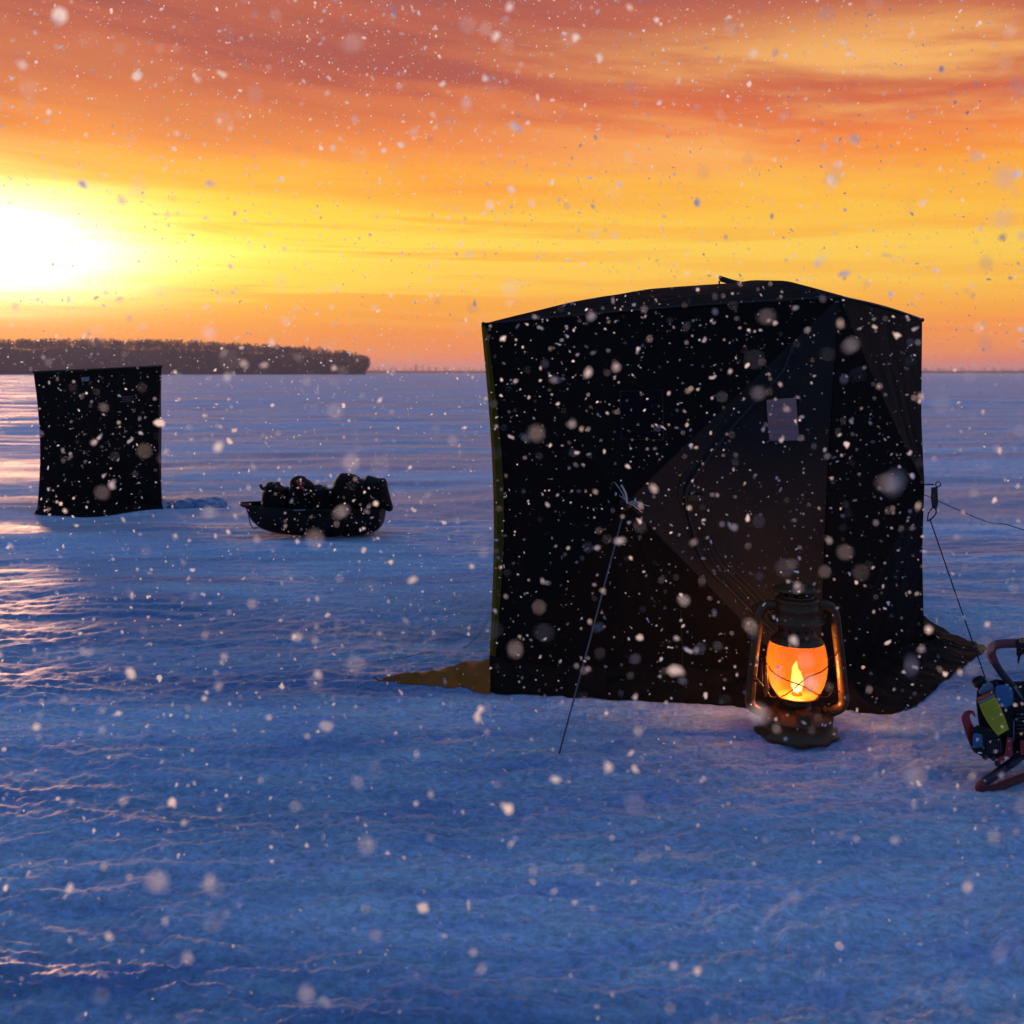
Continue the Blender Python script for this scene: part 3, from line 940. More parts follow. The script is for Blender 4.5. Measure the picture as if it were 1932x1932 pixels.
# --- heap of broken snow beside it
def snow_heap():
    root = thing('snow_heap', 'low heap of shovelled snow chunks beside the small shelter', 'snow heap', G(368, 955))
    rnd = random.Random(5)
    for i in range(30):
        px = rnd.uniform(322, 420); py = rnd.uniform(948, 957)
        g = G(px, py)
        big = math.exp(-((px - 350) / 18) ** 2) + math.exp(-((px - 392) / 22) ** 2) * 1.2
        r = 0.025 + 0.06 * big * rnd.uniform(0.6, 1.1)
        b2 = bmesh.new()
        bmesh.ops.create_icosphere(b2, subdivisions=3, radius=r)
        for v in b2.verts:
            v.co *= 1 + 0.55 * mnoise.noise(v.co * (2.2 / r * 0.5) + Vector((i, 0, 0))) + 0.2 * mnoise.noise(v.co * 60 + Vector((i, 0, 0)))
            v.co.x *= 1.5; v.co.z *= 0.75
            v.co += Vector((g.x, g.y, gz(g.x, g.y) + r * 0.3))
        obj('snow_chunk', b2, M['snow'], root)
snow_heap()

# ------------------------------------------------------------------ sled with gear
sc6 = 5.8545
def K(cx, cy, dd=0.0):
    dS = 9.46
    p = P((430 + cx / sc6) * k9, (880 + cy / sc6) * k9, dS)
    return Vector((p.x, dS + dd, p.z))
sled_c = K(950, 855)
sled = thing('cargo_sled', 'black plastic tow sled heaped with dark fishing gear', 'sled', (sled_c.x, 9.75, 0))
hull = [(95, 500), (150, 520), (190, 620), (280, 730), (400, 790), (560, 822), (800, 845), (1150, 855), (1500, 830), (1620, 800), (1690, 730), (1702, 545)]
xs_b = smooth_path([K(x, y) for x, y in hull], 4)
b2 = bmesh.new(); rings = []
zr = K(0, 520).z
for i, p in enumerate(xs_b):
    s = i / (len(xs_b) - 1)
    hw = 0.29 * min(1, (0.30 + 1.6 * s) if s < 0.45 else 1)
    zrim = zr + (0.01 if s < 0.2 else 0) - 0.012 * s
    ring = []
    for k in range(17):
        u = -1 + 2 * k / 16
        yy = u * hw
        prof = 1 - abs(u) ** 5
        z = zrim + (p.z - zrim) * prof
        ring.append(b2.verts.new((p.x, 9.75 + yy, max(z, 0.004))))
    rings.append(ring)
for Ra, Rb in zip(rings, rings[1:]):
    for k in range(16): b2.faces.new((Ra[k], Ra[k + 1], Rb[k + 1], Rb[k]))
bmesh.ops.recalc_face_normals(b2, faces=b2.faces)
hl = obj('hull', b2, M['sled'], sled)
hl.modifiers.new('thick', 'SOLIDIFY').thickness = 0.008
b2 = bmesh.new()
xl, xr = K(60, 0).x, K(1705, 0).x
rim = [Vector((K(62, 0).x, 9.75, K(0, 492).z))] + [Vector((xl + 0.10, 9.60, zr + 0.012)), Vector((xl + 0.45, 9.47, zr)), Vector((xl + 0.9, 9.455, zr - 0.008)), Vector((xr - 0.05, 9.46, zr - 0.014)), Vector((xr, 9.52, zr - 0.014)), Vector((xr, 9.98, zr - 0.014)), Vector((xr - 0.05, 10.04, zr - 0.014)), Vector((xl + 0.45, 10.03, zr)), Vector((xl + 0.10, 9.90, zr + 0.012))]
tube(b2, smooth_path(rim + [rim[0]], 6)[:-1], 0.013, 8, closed=True)
obj('rim', b2, M['sled'], sled)
b2 = bmesh.new(); tube(b2, smooth_path([K(185, 600, .2), K(200, 690, .2), K(225, 745, .2), K(260, 760, .2), K(310, 735, .2)], 5), 0.005, 6)
obj('tow_rope', b2, M['dark_cord'], sled)
b2 = bmesh.new(); box(b2, K(820, 520, -0.02), (0.055, 0, 0.002), (0, 0.02, 0), (0, 0, 0.004)); obj('rim_buckle', b2, M['patch'], sled, smooth=False)
grp = 'dark gear bundles lying in the sled'
def bundle(name, label, outline, half, dy, seed, cat='bag', mat='bag', jit=0.012):
    b2 = bmesh.new(); pts = [K(x, y, 0.29 + dy) for x, y in outline]
    puff(b2, pts, half, jit=jit, seed=seed)
    cx_ = sum(p.x for p in pts) / len(pts)
    return tag(obj(name, b2, M[mat], origin=(cx_, 9.75 + dy, 0.1)), label, cat)
o = bundle('gear_box', 'boxy black bundle with an upright tab at the front of the sled', [(335, 640), (325, 500), (332, 350), (366, 262), (400, 246), (450, 250), (492, 246), (528, 288), (575, 300), (612, 312), (630, 420), (625, 640)], 0.20, 0, 1)
b2 = bmesh.new(); prism(b2, [K(x, y, 0.27) for x, y in ((280, 278), (308, 270), (322, 310), (345, 300), (360, 340), (335, 372), (315, 352))], Vector((0, 0.04, 0)), 0.004)
obj('grip_tab', b2, M['black_plastic'], o, smooth=False)
o = bundle('round_bag', 'rounded dark bag with a small red item on top in the sled', [(625, 640), (622, 400), (640, 300), (640, 230), (670, 195), (715, 182), (770, 190), (800, 215), (850, 235), (900, 280), (930, 340), (930, 640)], 0.2, 0.01, 2)
b2 = bmesh.new()
for cx_, cy_, r in ((800, 240, .026), (785, 225, .02), (815, 275, .022), (830, 240, .02), (850, 300, .014)):
    bmesh.ops.create_icosphere(b2, subdivisions=2, radius=r, matrix=Matrix.Translation(K(cx_, cy_, 0.08)))
for v in b2.verts: v.co += mnoise.noise_vector(v.co * 25) * 0.012
obj('red_bobbin', b2, M['red_bag'], o)
bundle('duffel_bag', 'low black duffel bag between the round bag and the tall bundle', [(905, 640), (915, 400), (920, 300), (960, 284), (1000, 292), (1040, 278), (1085, 294), (1130, 320), (1150, 450), (1140, 640)], 0.21, 0, 3)
bundle('tall_bundle', 'tallest black bundle with a hanging flap at the rear of the sled', [(1100, 640), (1105, 420), (1112, 300), (1145, 232), (1185, 175), (1232, 148), (1300, 152), (1360, 166), (1392, 205), (1425, 220), (1480, 205), (1522, 180), (1565, 188), (1600, 198), (1660, 208), (1715, 212), (1745, 262), (1762, 340), (1790, 450), (1815, 545), (1782, 582), (1735, 565), (1680, 548), (1660, 640)], 0.20, 0.0, 4, jit=0.008)

# ------------------------------------------------------------------ lantern
LD = CAMH * F / (1415 - HZ) + 0.165
LS = F / LD / k9 * 5.3667            # crop units per metre
lg = P((1350 + 882 / 5.3667) * k9, 1400, LD)
lz = gz(lg.x, lg.y)
LC = Vector((lg.x, lg.y, lz - 0.004))
def lr(v): return v / LS
def lzz(y): return 0.124 + (1480 - y) / LS * 0.955 if y <= 1480 else (1838 - y) / 358 * 0.124
def LP(cx, cy, dy=0.0): return LC + Vector(((cx - 882) / LS, dy, lzz(cy)))
lan = thing('oil_lantern', 'lit bronze hurricane lantern standing on the snow before the shelter', 'lantern', LC)
def flare(i, a_):
    return (0.008 * math.sin(9 * a_), 0.007 * math.sin(9 * a_ + 1)) if i in (1, 2) else ((0.003 * math.sin(9 * a_), 0) if i == 3 else (0, 0))
b2 = bmesh.new()
lathe(b2, [(lr(300), lzz(1828)), (lr(400), lzz(1832)), (lr(412), lzz(1822)), (lr(385), lzz(1785)), (lr(362), lzz(1748)), (lr(352), lzz(1735)), (lr(350), lzz(1690)), (lr(353), lzz(1630)), (lr(360), lzz(1624)), (lr(360), lzz(1612)), (lr(350), lzz(1603)),
           (lr(310), lzz(1570)), (lr(255), lzz(1530)), (lr(195), lzz(1500)), (lr(150), lzz(1488)), (lr(128), lzz(1480))], LC, 72, flare)
bs = obj('fuel_tank', b2, M['bronze'], lan)
b2 = bmesh.new()   # filler cap, tilted forward
fc = LP(876, 1548, -lr(250)); fn = Vector((0, -0.42, 0.9)).normalized()
tube(b2, [fc - fn * 0.02, fc + fn * 0.006, fc + fn * 0.008, fc + fn * 0.026, fc + fn * 0.028, fc + fn * 0.022], [lr(80), lr(80), lr(70), lr(82), lr(70), lr(58)], 28)
obj('filler_cap', b2, M['bronze'], bs)
b2 = bmesh.new(); kc = LP(1132, 1520, -lr(120)); tube(b2, [kc, kc + Vector((0, 0, lr(30))), kc + Vector((0, 0, lr(50))), kc + Vector((0, 0, lr(62)))], [lr(38), lr(34), lr(16), lr(6)], 16); obj('tank_knob', b2, M['bronze'], bs)
b2 = bmesh.new()
lathe(b2, [(lr(125), lzz(1490)), (lr(140), lzz(1460)), (lr(142), lzz(1435)), (lr(122), lzz(1410)), (lr(112), lzz(1398)), (lr(150), lzz(1392)), (lr(212), lzz(1386)), (lr(216), lzz(1376)), (lr(170), lzz(1370))], LC, 48)
bu = obj('burner', b2, M['bronze'], lan)
b2 = bmesh.new(); tube(b2, [LP(882, 1375), LP(882, 1330)], [lr(60), lr(34)], 20); obj('wick_tube', b2, M['dark_iron'], bu)
# globe: open shell
gprof = [(190, 1376), (212, 1350), (246, 1300), (272, 1240), (292, 1160), (302, 1080), (303, 1020), (298, 950), (288, 880), (276, 830), (266, 800)]
b2 = bmesh.new(); lathe(b2, [(lr(r), lzz(y)) for r, y in gprof], LC, 64, capb=False, capt=False)
obj('glass_globe', b2, M['globe'], lan)
# flame
b2 = bmesh.new()
def flame_bm(bm, sc, dx, top, seed):
    prof = [(16, 1338), (40, 1315), (56, 1275), (58, 1230), (48, 1180), (36, 1135), (24, 1095), (14, 1060), (3, 1030)]
    lathe(bm, [(lr(r_ * sc), lzz(1338 - (1338 - y_) * top)) for r_, y_ in prof], LC + Vector((dx, 0, 0)), 24)
    for v in bm.verts:
        hgt_ = (v.co.z - LC.z - lzz(1338)) / 0.14
        v.co.x += 0.010 * hgt_ * math.sin(hgt_ * 5 + seed) + mnoise.noise(v.co * 45 + Vector((seed, 0, 0))) * 0.010 * hgt_
        v.co.y = LC.y + (v.co.y - LC.y) * 0.7
flame_bm(b2, 1.15, 0.0, 1.05, 1.0)
fo1 = obj('flame', b2, M['flame'], lan)
b2 = bmesh.new(); flame_bm(b2, 0.45, 0.016, 0.72, 3.3); obj('flame_tongue', b2, M['flame'], fo1)
b2 = bmesh.new(); flame_bm(b2, 0.78, -0.002, 0.66, 1.0)
obj('flame_core', b2, M['flame_core'], fo1)
pl = bpy.data.lights.new('lantern_flame_light', 'POINT'); pl.energy = 44.0; pl.color = (1.0, 0.60, 0.23); pl.shadow_soft_size = 0.03
po = bpy.data.objects.new('flame_light', pl); COL.objects.link(po); po.parent = lan
po.location = (0, 0, lzz(1255))
# top collar + hood
b2 = bmesh.new()
lathe(b2, [(lr(262), lzz(806)), (lr(268), lzz(796)), (lr(262), lzz(786)), (lr(240), lzz(760)), (lr(225), lzz(745)), (lr(196), lzz(724)), (lr(186), lzz(712)), (lr(184), lzz(650)), (lr(184), lzz(580))], LC, 56, capb=False, capt=False)
cl = obj('globe_collar', b2, M['bronze'], lan)
b2 = bmesh.new()
for k in range(14):
    a_ = 2 * math.pi * k / 14
    c0 = LC + Vector((lr(185) * math.cos(a_), lr(185) * math.sin(a_), lzz(660))); o_ = Vector((math.cos(a_), math.sin(a_), 0)) * 0.0015
    b3 = bmesh.new(); tube(b3, [c0, c0 + o_], lr(13), 12); obj('air_hole', b3, M['dark_iron'], cl)
b2.free()
b2 = bmesh.new()
lathe(b2, [(lr(184), lzz(590)), (lr(240), lzz(584)), (lr(272), lzz(582)), (lr(276), lzz(572)), (lr(240), lzz(560)), (lr(226), lzz(540)), (lr(222), lzz(452)), (lr(228), lzz(446)), (lr(228), lzz(436)), (lr(220), lzz(430)), (lr(214), lzz(370)), (lr(222), lzz(352)), (lr(214), lzz(336)), (lr(178), lzz(328)), (lr(170), lzz(322))], LC, 56, capb=False)
hood = obj('hood', b2, M['bronze'], lan)
b2 = bmesh.new()   # slotted neck: pillars between oval vents
for k in range(10):
    a_ = 2 * math.pi * (k + 0.5) / 10
    d_ = Vector((math.cos(a_), math.sin(a_), 0)); tn = Vector((-d_.y, d_.x, 0))
    for zc, wd_ in ((lzz(313), 42), (lzz(285), 26), (lzz(258), 42)):
        box(b2, LC + d_ * lr(164) + Vector((0, 0, zc)), tn * lr(wd_), d_ * lr(5), Vector((0, 0, lr(19))), 0.0)
lathe(b2, [(lr(172), lzz(324)), (lr(176), lzz(316)), (lr(170), lzz(308))], LC, 40, capb=False, capt=False)
lathe(b2, [(lr(168), lzz(262)), (lr(178), lzz(248)), (lr(190), lzz(240))], LC, 40, capb=False, capt=False)
obj('vent_neck', b2, M['bronze'], hood)
b2 = bmesh.new()
lathe(b2, [(lr(188), lzz(246)), (lr(232), lzz(246)), (lr(238), lzz(238)), (lr(205), lzz(220)), (lr(160), lzz(198)), (lr(120), lzz(190)), (lr(104), lzz(186)), (lr(98), lzz(176)), (lr(40), lzz(172))], LC, 56, lambda i, a_: (0.002 * math.sin(5 * a_) if i in (1, 2) else 0, 0.0015 * math.sin(3 * a_) if i in (1, 2, 3) else 0))
obj('cap', b2, M['bronze'], hood)
# side tubes
for sgn in (-1, 1):
    pts = [(215, 412), (300, 412), (352, 440), (388, 520), (408, 700), (438, 950), (462, 1200), (478, 1400), (476, 1450), (448, 1510), (390, 1552), (330, 1578)]
    b2 = bmesh.new(); tube(b2, smooth_path([LP(882 + sgn * x, y) for x, y in pts], 6), lr(50), 18)
    tb_ = obj('side_tube', b2, M['bronze'], lan)
    b2 = bmesh.new()       # bail ear
    e_ = LP(882 + sgn * 425, 455)
    tube(b2, [e_ + Vector((0.013 * math.cos(a_), 0, 0.018 * math.sin(a_))) for a_ in [k * math.pi / 6 for k in range(12)]], 0.0022, 6, closed=True)
    tube(b2, smooth_path([e_ + Vector((0, 0, 0.018)), e_ + Vector((-sgn * 0.02, 0, 0.03)), LP(882 + sgn * 370, 400, -0.01)], 4), 0.0022, 6)
    obj('bail_ear', b2, M['dark_iron'], tb_)
    b2 = bmesh.new()       # scroll between tube and hood
    e_ = LP(882 + sgn * 262, 540)
    tube(b2, [e_ + Vector((sgn * lr(34 - k * 1.3) * math.cos(k * 0.45), 0, lr(34 - k * 1.3) * math.sin(k * 0.45))) for k in range(18)], 0.003, 6)
    obj('scroll', b2, M['bronze'], tb_)
# guard wires wrapped round the globe
def gr(y):
    ys = [p[1] for p in gprof][::-1]; rr = [p[0] for p in gprof][::-1]
    return float(np.interp(y, ys, rr))
def wrap(pts, r=0.0028, back=False):
    out = []
    for x, y in pts:
        R_ = gr(y) + 14; u = (x - 882)
        dy = -math.sqrt(max(0, R_ * R_ - u * u)) / LS
        out.append(LP(x, y, -dy if back else dy))
    b3 = bmesh.new(); tube(b3, smooth_path(out, 7), r, 8); return b3
obj('guard_wire', wrap([(575, 1035), (590, 1075), (640, 1105), (720, 1135), (810, 1160), (880, 1195), (950, 1240), (1040, 1300), (1130, 1355)]), M['dark_iron'], lan)
obj('guard_wire', wrap([(690, 1345), (720, 1295), (770, 1220), (830, 1145), (900, 1082), (980, 1055), (1060, 1035), (1140, 1005), (1196, 975)]), M['dark_iron'], lan)
obj('guard_wire', wrap([(590, 1010), (740, 985), (900, 985), (1060, 965), (1190, 985)], 0.0016, True), M['dark_iron'], lan)
b2 = bmesh.new(); tube(b2, smooth_path([LP(1196, 975, -0.02), LP(1225, 955, -0.015), LP(1290, 930, -0.01)], 4), 0.0028, 8)
obj('wire_arm', b2, M['dark_iron'], lan); b2 = bmesh.new(); tube(b2, smooth_path([LP(575, 1035, -0.02), LP(560, 1022, -0.01), LP(520, 1018, 0)], 4), 0.0028, 8); obj('wire_arm', b2, M['dark_iron'], lan)
b2 = bmesh.new()
tube(b2, smooth_path([LP(1110, 1384, -.01), LP(1170, 1388, -.01), LP(1200, 1376, -.01), LP(1225, 1345, -.01), LP(1250, 1330, -.01), LP(1325, 1330, -.005)], 5), 0.0028, 8)
obj('globe_cradle_wire', b2, M['dark_iron'], lan); b2 = bmesh.new(); tube(b2, smooth_path([LP(690, 1388, -.01), LP(620, 1388, -.01), LP(600, 1376, -.01), LP(585, 1345, -.01), LP(565, 1330, -.01), LP(480, 1325, -.005)], 5), 0.0028, 8)
obj('globe_cradle_wire', b2, M['dark_iron'], lan)
b2 = bmesh.new()
prism(b2, [LP(541, 1045, -.02), LP(566, 1045, -.02), LP(572, 1200, -.02), LP(592, 1290, -.02), LP(572, 1325, -.02), LP(562, 1375, -.02), LP(540, 1378, -.02)], Vector((0, 0.004, 0)), 0.0008)
obj('lift_plate', b2, M['bronze'], lan, smooth=False)
b2 = bmesh.new(); tube(b2, smooth_path([LP(400, 1150, -.03), LP(440, 1152, -.035), (LP(470, 1190, -.035)), LP(520, 1255, -.03)], 5), 0.003, 8)
tube(b2, [LP(455, 1205, -0.035), LP(455, 1205, 0)], 0.005, 10)
tube(b2, [LP(510, 1020, -.015), LP(515, 1375, -.015)], 0.006, 8)
obj('lift_lever', b2, M['dark_iron'], lan)

# ------------------------------------------------------------------ power auger lying on the snow
AD = 3.80
AV = (P((1700 + 1050 / 4.829) * k9, (1150 + 1050 / 4.829) * k9, AD) - CAM).normalized()
def U(cx, cy, dd=0.0):
    p = P((1700 + cx / 4.829) * k9, (1150 + cy / 4.829) * k9, AD)
    return p + AV * dd
ab = U(1100, 1700)
aug = thing('ice_auger', 'red and black petrol ice auger with a yellow label lying at the right edge', 'ice auger', (ab.x, AD + 0.1, gz(ab.x, AD)))
b2 = bmesh.new(); tube(b2, smooth_path([U(1290, 300, .06), U(1220, 322, .05), U(1130, 345, .03), U(1010, 352, .01), U(930, 365, 0), U(892, 400, 0), U(888, 450, 0), U(915, 520, 0)], 6), 0.0165, 14)
h1 = obj('handlebar_grip', b2, M['grip'], aug, label='worn red foam grip on the raised handlebar')
b2 = bmesh.new(); tube(b2, smooth_path([U(905, 500), U(960, 590, .01), U(1050, 705, .02), U(1130, 800, .04), U(1200, 900, .06), U(1300, 1040, .1)], 5), 0.0145, 14)
obj('handlebar_tube', b2, M['dark_steel'], aug)
b2 = bmesh.new(); prism(b2, [U(1118, 315, .0), U(1165, 298, .0), U(1260, 300, .0), U(1260, 430), U(1190, 440), U(1160, 460), U(1142, 530), U(1128, 535), U(1130, 470), U(1118, 450)], AV * 0.05, 0.005)
obj('throttle_housing', b2, M['black_plastic'], h1)
b2 = bmesh.new(); tube(b2, smooth_path([U(1190, 1360, .06), U(1090, 1440, .03), U(1000, 1500, .01), U(900, 1575, 0), U(820, 1625, 0)], 5), 0.0165, 14)
obj('handlebar_tube', b2, M['dark_steel'], aug)
b2 = bmesh.new(); tube(b2, smooth_path([U(840, 1612, 0), U(790, 1650, 0), U(778, 1685, 0.01), U(830, 1700, 0.03), U(930, 1685, .05), U(1050, 1640, .07), U(1190, 1590, .09), U(1320, 1560, .1)], 6), 0.0155, 14)
obj('handlebar_grip', b2, M['grip'], aug)
# engine block and shrouds
b2 = bmesh.new(); prism(b2, [U(x, y, .03) for x, y in ((752, 770), (800, 720), (880, 690), (940, 672), (1020, 690), (1110, 695), (1300, 690), (1330, 1000), (1300, 1400), (1180, 1425), (1110, 1430), (1060, 1405), (950, 1345), (850, 1200), (770, 1100), (745, 900))], AV * 0.24, 0.012)
eb = obj('engine_shroud', b2, M['black_plastic'], aug, smooth=False)
b2 = bmesh.new(); prism(b2, [U(x, y, -.01) for x, y in ((712, 1130), (760, 1100), (860, 1130), (960, 1190), (1010, 1300), (1000, 1400), (935, 1412), (905, 1405), (880, 1412), (840, 1395), (812, 1402), (790, 1380), (720, 1345), (702, 1290))], AV * 0.16, 0.008)
cs = obj('starter_case', b2, M['black_plastic'], aug, smooth=False)
b2 = bmesh.new()
for k in range(7):
    a0_ = U(850 + k * 20, 1215, -.012); box(b2, a0_ + Vector((0, 0, -0.03)), (0.0022, 0, 0), (0, 0.003, 0), (0, 0, 0.026))
obj('cooling_fin', b2, M['dark_steel'], cs, smooth=False)
b2 = bmesh.new(); prism(b2, [U(x, y, -.018) for x, y in ((722, 1185), (742, 1172), (806, 1188), (810, 1300), (730, 1312), (718, 1290))], AV * 0.03, 0.004)
obj('blue_cover', b2, M['blue_plastic'], cs)
b2 = bmesh.new()
gd = [(740, 1000), (725, 970), (690, 960), (650, 972), (618, 1010), (612, 1040), (632, 1120), (665, 1220), (705, 1320), (722, 1345), (735, 1300), (712, 1200), (705, 1150), (735, 1120), (718, 1100), (698, 1060), (686, 1010), (706, 990), (735, 1030)]
prism(b2, [U(x, y, .01) for x, y in gd], AV * 0.035, 0.002)
obj('starter_guard', b2, M['red_metal'], aug, smooth=False)
b2 = bmesh.new(); prism(b2, [U(x, y, -.005) for x, y in ((930, 740), (1000, 728), (1060, 745), (1090, 790), (1092, 880), (1060, 930), (1010, 945), (965, 935), (930, 860), (915, 790))], AV * 0.06, 0.012)
obj('muffler_cover', b2, M['blue_plastic'], aug)
b2 = bmesh.new(); prism(b2, [U(x, y, .0) for x, y in ((765, 790), (800, 745), (850, 700), (905, 720), (915, 780), (860, 810), (790, 830))], AV * 0.14, 0.012)
tk = obj('fuel_tank', b2, M['tank'], aug)
b2 = bmesh.new(); c0 = U(800, 735, .05); c1 = U(762, 680, .05); tube(b2, [c0, c0.lerp(c1, .3), c0.lerp(c1, .32), c1, c1 + (c1 - c0).normalized() * 0.003], [.016, .018, .026, .026, .020], 22)
c2 = U(838, 690, .05); tube(b2, [c0, c2.lerp(c0, .2)], .012, 10)
obj('fuel_cap', b2, M['black_plastic'], tk)
b2 = bmesh.new(); prism(b2, [U(x, y, -.012) for x, y in ((778, 912), (925, 842), (965, 920), (1008, 1020), (1050, 1140), (950, 1198), (900, 1140), (845, 1060), (808, 990))], AV * 0.012, 0.001)
lb = obj('warning_label', b2, M['yellow'], aug, smooth=False, label='yellow label with rows of fine print')
b2 = bmesh.new()
for k in range(15):
    f_ = (k + 1) / 17
    lft = Vector((778, 912)).lerp(Vector((950, 1198)), f_); lft.x -= 26 * math.sin(math.pi * f_)
    rgt = Vector((925, 842)).lerp(Vector((1050, 1140)), f_)
    a_, c_ = lft.lerp(rgt, 0.10), lft.lerp(rgt, 0.9 if k % 4 else 0.6)
    x0, y0, x1, y1 = a_.x, a_.y, c_.x, c_.y
    f = b2.faces.new([b2.verts.new(U(x, y, -.0135)) for x, y in ((x0, y0), (x1, y1), (x1, y1 + 4), (x0, y0 + 4))])
obj('fine_print', b2, M['ink'], lb, smooth=False)
b2 = bmesh.new(); prism(b2, [U(x, y, -.011) for x, y in ((748, 855), (905, 785), (918, 812), (762, 884))], AV * 0.01, 0.001)
obj('orange_strip', b2, M['orange_label'], aug, smooth=False)
b2 = bmesh.new(); prism(b2, [U(x, y, -.0105) for x, y in ((764, 888), (918, 816), (924, 838), (776, 908))], AV * 0.01, 0.001)
obj('grey_strip', b2, M['grey_label'], aug, smooth=False)
b2 = bmesh.new(); prism(b2, [U(x, y, -.02) for x, y in ((1032, 1210), (1082, 1225), (1084, 1380), (1060, 1400), (1020, 1392), (1000, 1440), (945, 1440), (940, 1405), (1010, 1370))], AV * 0.05, 0.003)
prism(b2, [U(x, y, -.02) for x, y in ((1150, 1240), (1290, 1250), (1290, 1370), (1155, 1372))], AV * 0.05, 0.003)
obj('gearbox_bracket', b2, M['red_metal'], aug, smooth=False)
b2 = bmesh.new()
for cx_, cy_ in ((945, 1455), (1060, 1470), (905, 1405), (832, 1392)):
    tube(b2, [U(cx_, cy_, -.012), U(cx_, cy_, .05)], .0105, 12)
obj('bolt', b2, M['dark_steel'], aug)
b2 = bmesh.new(); tube(b2, [U(1096, 1060, -.012), U(1092, 1250, -.014)], .0018, 6); obj('throttle_cable', b2, M['patch'], aug); b2 = bmesh.new(); tube(b2, [U(1180, 870, 0), U(1100, 750, .0)], .003, 6)
obj('throttle_cable', b2, M['patch'], aug)
b2 = bmesh.new()
for k in range(6): tube(b2, [U(1120 + 0, 1000 + 34 * k, .01), U(1300, 1000 + 34 * k, .01)], .0045, 8)
obj('cylinder_fin', b2, M['dark_steel'], aug)
b2 = bmesh.new(); tube(b2, [U(1290, 1150, .15), U(1290, 1150, .15) + Vector((0.75, 0.35, -0.10))], .02, 12)
sh0 = U(1290, 1150, .15); shd = Vector((0.75, 0.35, -0.22)).normalized()
for k in range(90):
    pass
obj('drive_shaft', b2, M['dark_steel'], aug)

# ------------------------------------------------------------------ far shore, island and woods
IY = 950.0
def island_top(px):
    return float(np.interp(px, [-900, -500, 0, 120, 300, 430, 500, 560, 600, 640, 665, 685, 697, 700], [668, 648, 641, 639, 641, 647, 651, 656, 661, 666, 670, 674, 681, 692]))
TREEH = 9.5
b2 = bmesh.new(); grid = []
NXI = 120
for i in range(NXI + 1):
    px = -900 + (690 + 900) * i / NXI
    top = CAMH + (HZ - island_top(px)) / F * IY
    hgt = max(0.4, top - TREEH * 0.75)
    row = []
    for jx in range(13):
        v = jx / 12; y = IY - 10 + 190 * v
        x = (px - CX) / F * y
        z = -0.5 + hgt * math.sin(math.pi * v ** 0.6) * (1 + 0.12 * mnoise.noise(Vector((x * .02, y * .02, 0))))
        row.append(b2.verts.new((x, y, z)))
    grid.append(row)
for i in range(NXI):
    for jx in range(12): b2.faces.new((grid[i][jx], grid[i + 1][jx], grid[i + 1][jx + 1], grid[i][jx + 1]))
bmesh.ops.recalc_face_normals(b2, faces=b2.faces)
isl = obj('hill', b2, M['snow'] if False else M['bark']); isl['kind'] = 'structure'


def make_tree_np(rnd, x, y, z, h, kind, nb):
    """returns triangles (n,3,3): trunk sliver cross and twiggy clumps with real spread"""
    tris = []
    w_ = h * 0.30 if kind == 0 else h * 0.17
    tw = h * 0.018
    for a in (0, 1.57):
        dx, dy = tw * math.cos(a), tw * math.sin(a)
        tris.append(((x - dx, y - dy, z), (x + dx, y + dy, z), (x, y, z + h * 0.9)))
    for _ in range(nb):
        u = rnd.random()
        if kind == 0:
            zz = z + h * (0.22 + 0.78 * u); rad = w_ * math.sqrt(max(0, 1 - ((u - 0.42) / 0.60) ** 2))
        else:
            zz = z + h * (0.08 + 0.92 * u); rad = w_ * (1 - u) ** 0.85
        a = rnd.uniform(0, 6.283); rr = rad * math.sqrt(rnd.random())
        c = (x + rr * math.cos(a), y + rr * math.sin(a), zz)
        s = h * (0.085 if kind == 0 else 0.055) * rnd.uniform(0.5, 1.3)
        if kind == 0:
            tr = tuple((c[0] + rnd.uniform(-s, s), c[1] + rnd.uniform(-s, s), c[2] + rnd.uniform(-s, s * 1.5)) for _ in range(3))
        else:
            ox, oy = math.cos(a) * s, math.sin(a) * s
            tr = ((c[0] - ox, c[1] - oy, c[2] + s * 0.6), (c[0] + ox * 1.6 - oy * .5, c[1] + oy * 1.6 + ox * .5, c[2] - s * .5), (c[0] + ox * 1.6 + oy * .5, c[1] + oy * 1.6 - ox * .5, c[2] - s * .4))
        tris.append(tr)
    return tris


def tri_object(name, tris, mat, loc=(0, 0, 0), parent=None):
    v = np.array(tris, dtype=np.float32).reshape(-1, 3) - np.array(loc, dtype=np.float32)
    n = len(v) // 3
    me = bpy.data.meshes.new(name)
    me.vertices.add(len(v)); me.vertices.foreach_set('co', v.ravel())
    me.loops.add(len(v)); me.loops.foreach_set('vertex_index', np.arange(len(v), dtype=np.int32))
    me.polygons.add(n); me.polygons.foreach_set('loop_start', (np.arange(n) * 3).astype(np.int32))
    me.update(calc_edges=True); me.materials.append(mat)
    o = bpy.data.objects.new(name, me); COL.objects.link(o)
    if parent: o.parent = parent
    else: o.location = loc
    return o


rnd = random.Random(11)
tr = []
for i in range(4200):
    px = rnd.uniform(-880, 694)
    v = rnd.random() ** 1.3
    y = IY - 8 + 90 * v
    x = (px - CX) / F * y
    top = CAMH + (HZ - island_top(px)) / F * IY
    hgt = max(0.4, top - TREEH * 0.75)
    z = -0.5 + hgt * math.sin(math.pi * (max(0, (y - IY + 10)) / 190) ** 0.6) if y > IY - 10 else 0
    edge = 1.0
    tr += make_tree_np(rnd, x, y, z, TREEH * (rnd.uniform(0.7, 1.1) if px < 570 else rnd.uniform(0.5, 1.3)) * edge, 0 if rnd.random() < 0.85 else 1, 46)
wd_ = tri_object('woodland', tr, M['bark'])
tag(wd_, 'dense winter wood covering the low island on the left horizon', 'woodland', kind='stuff')
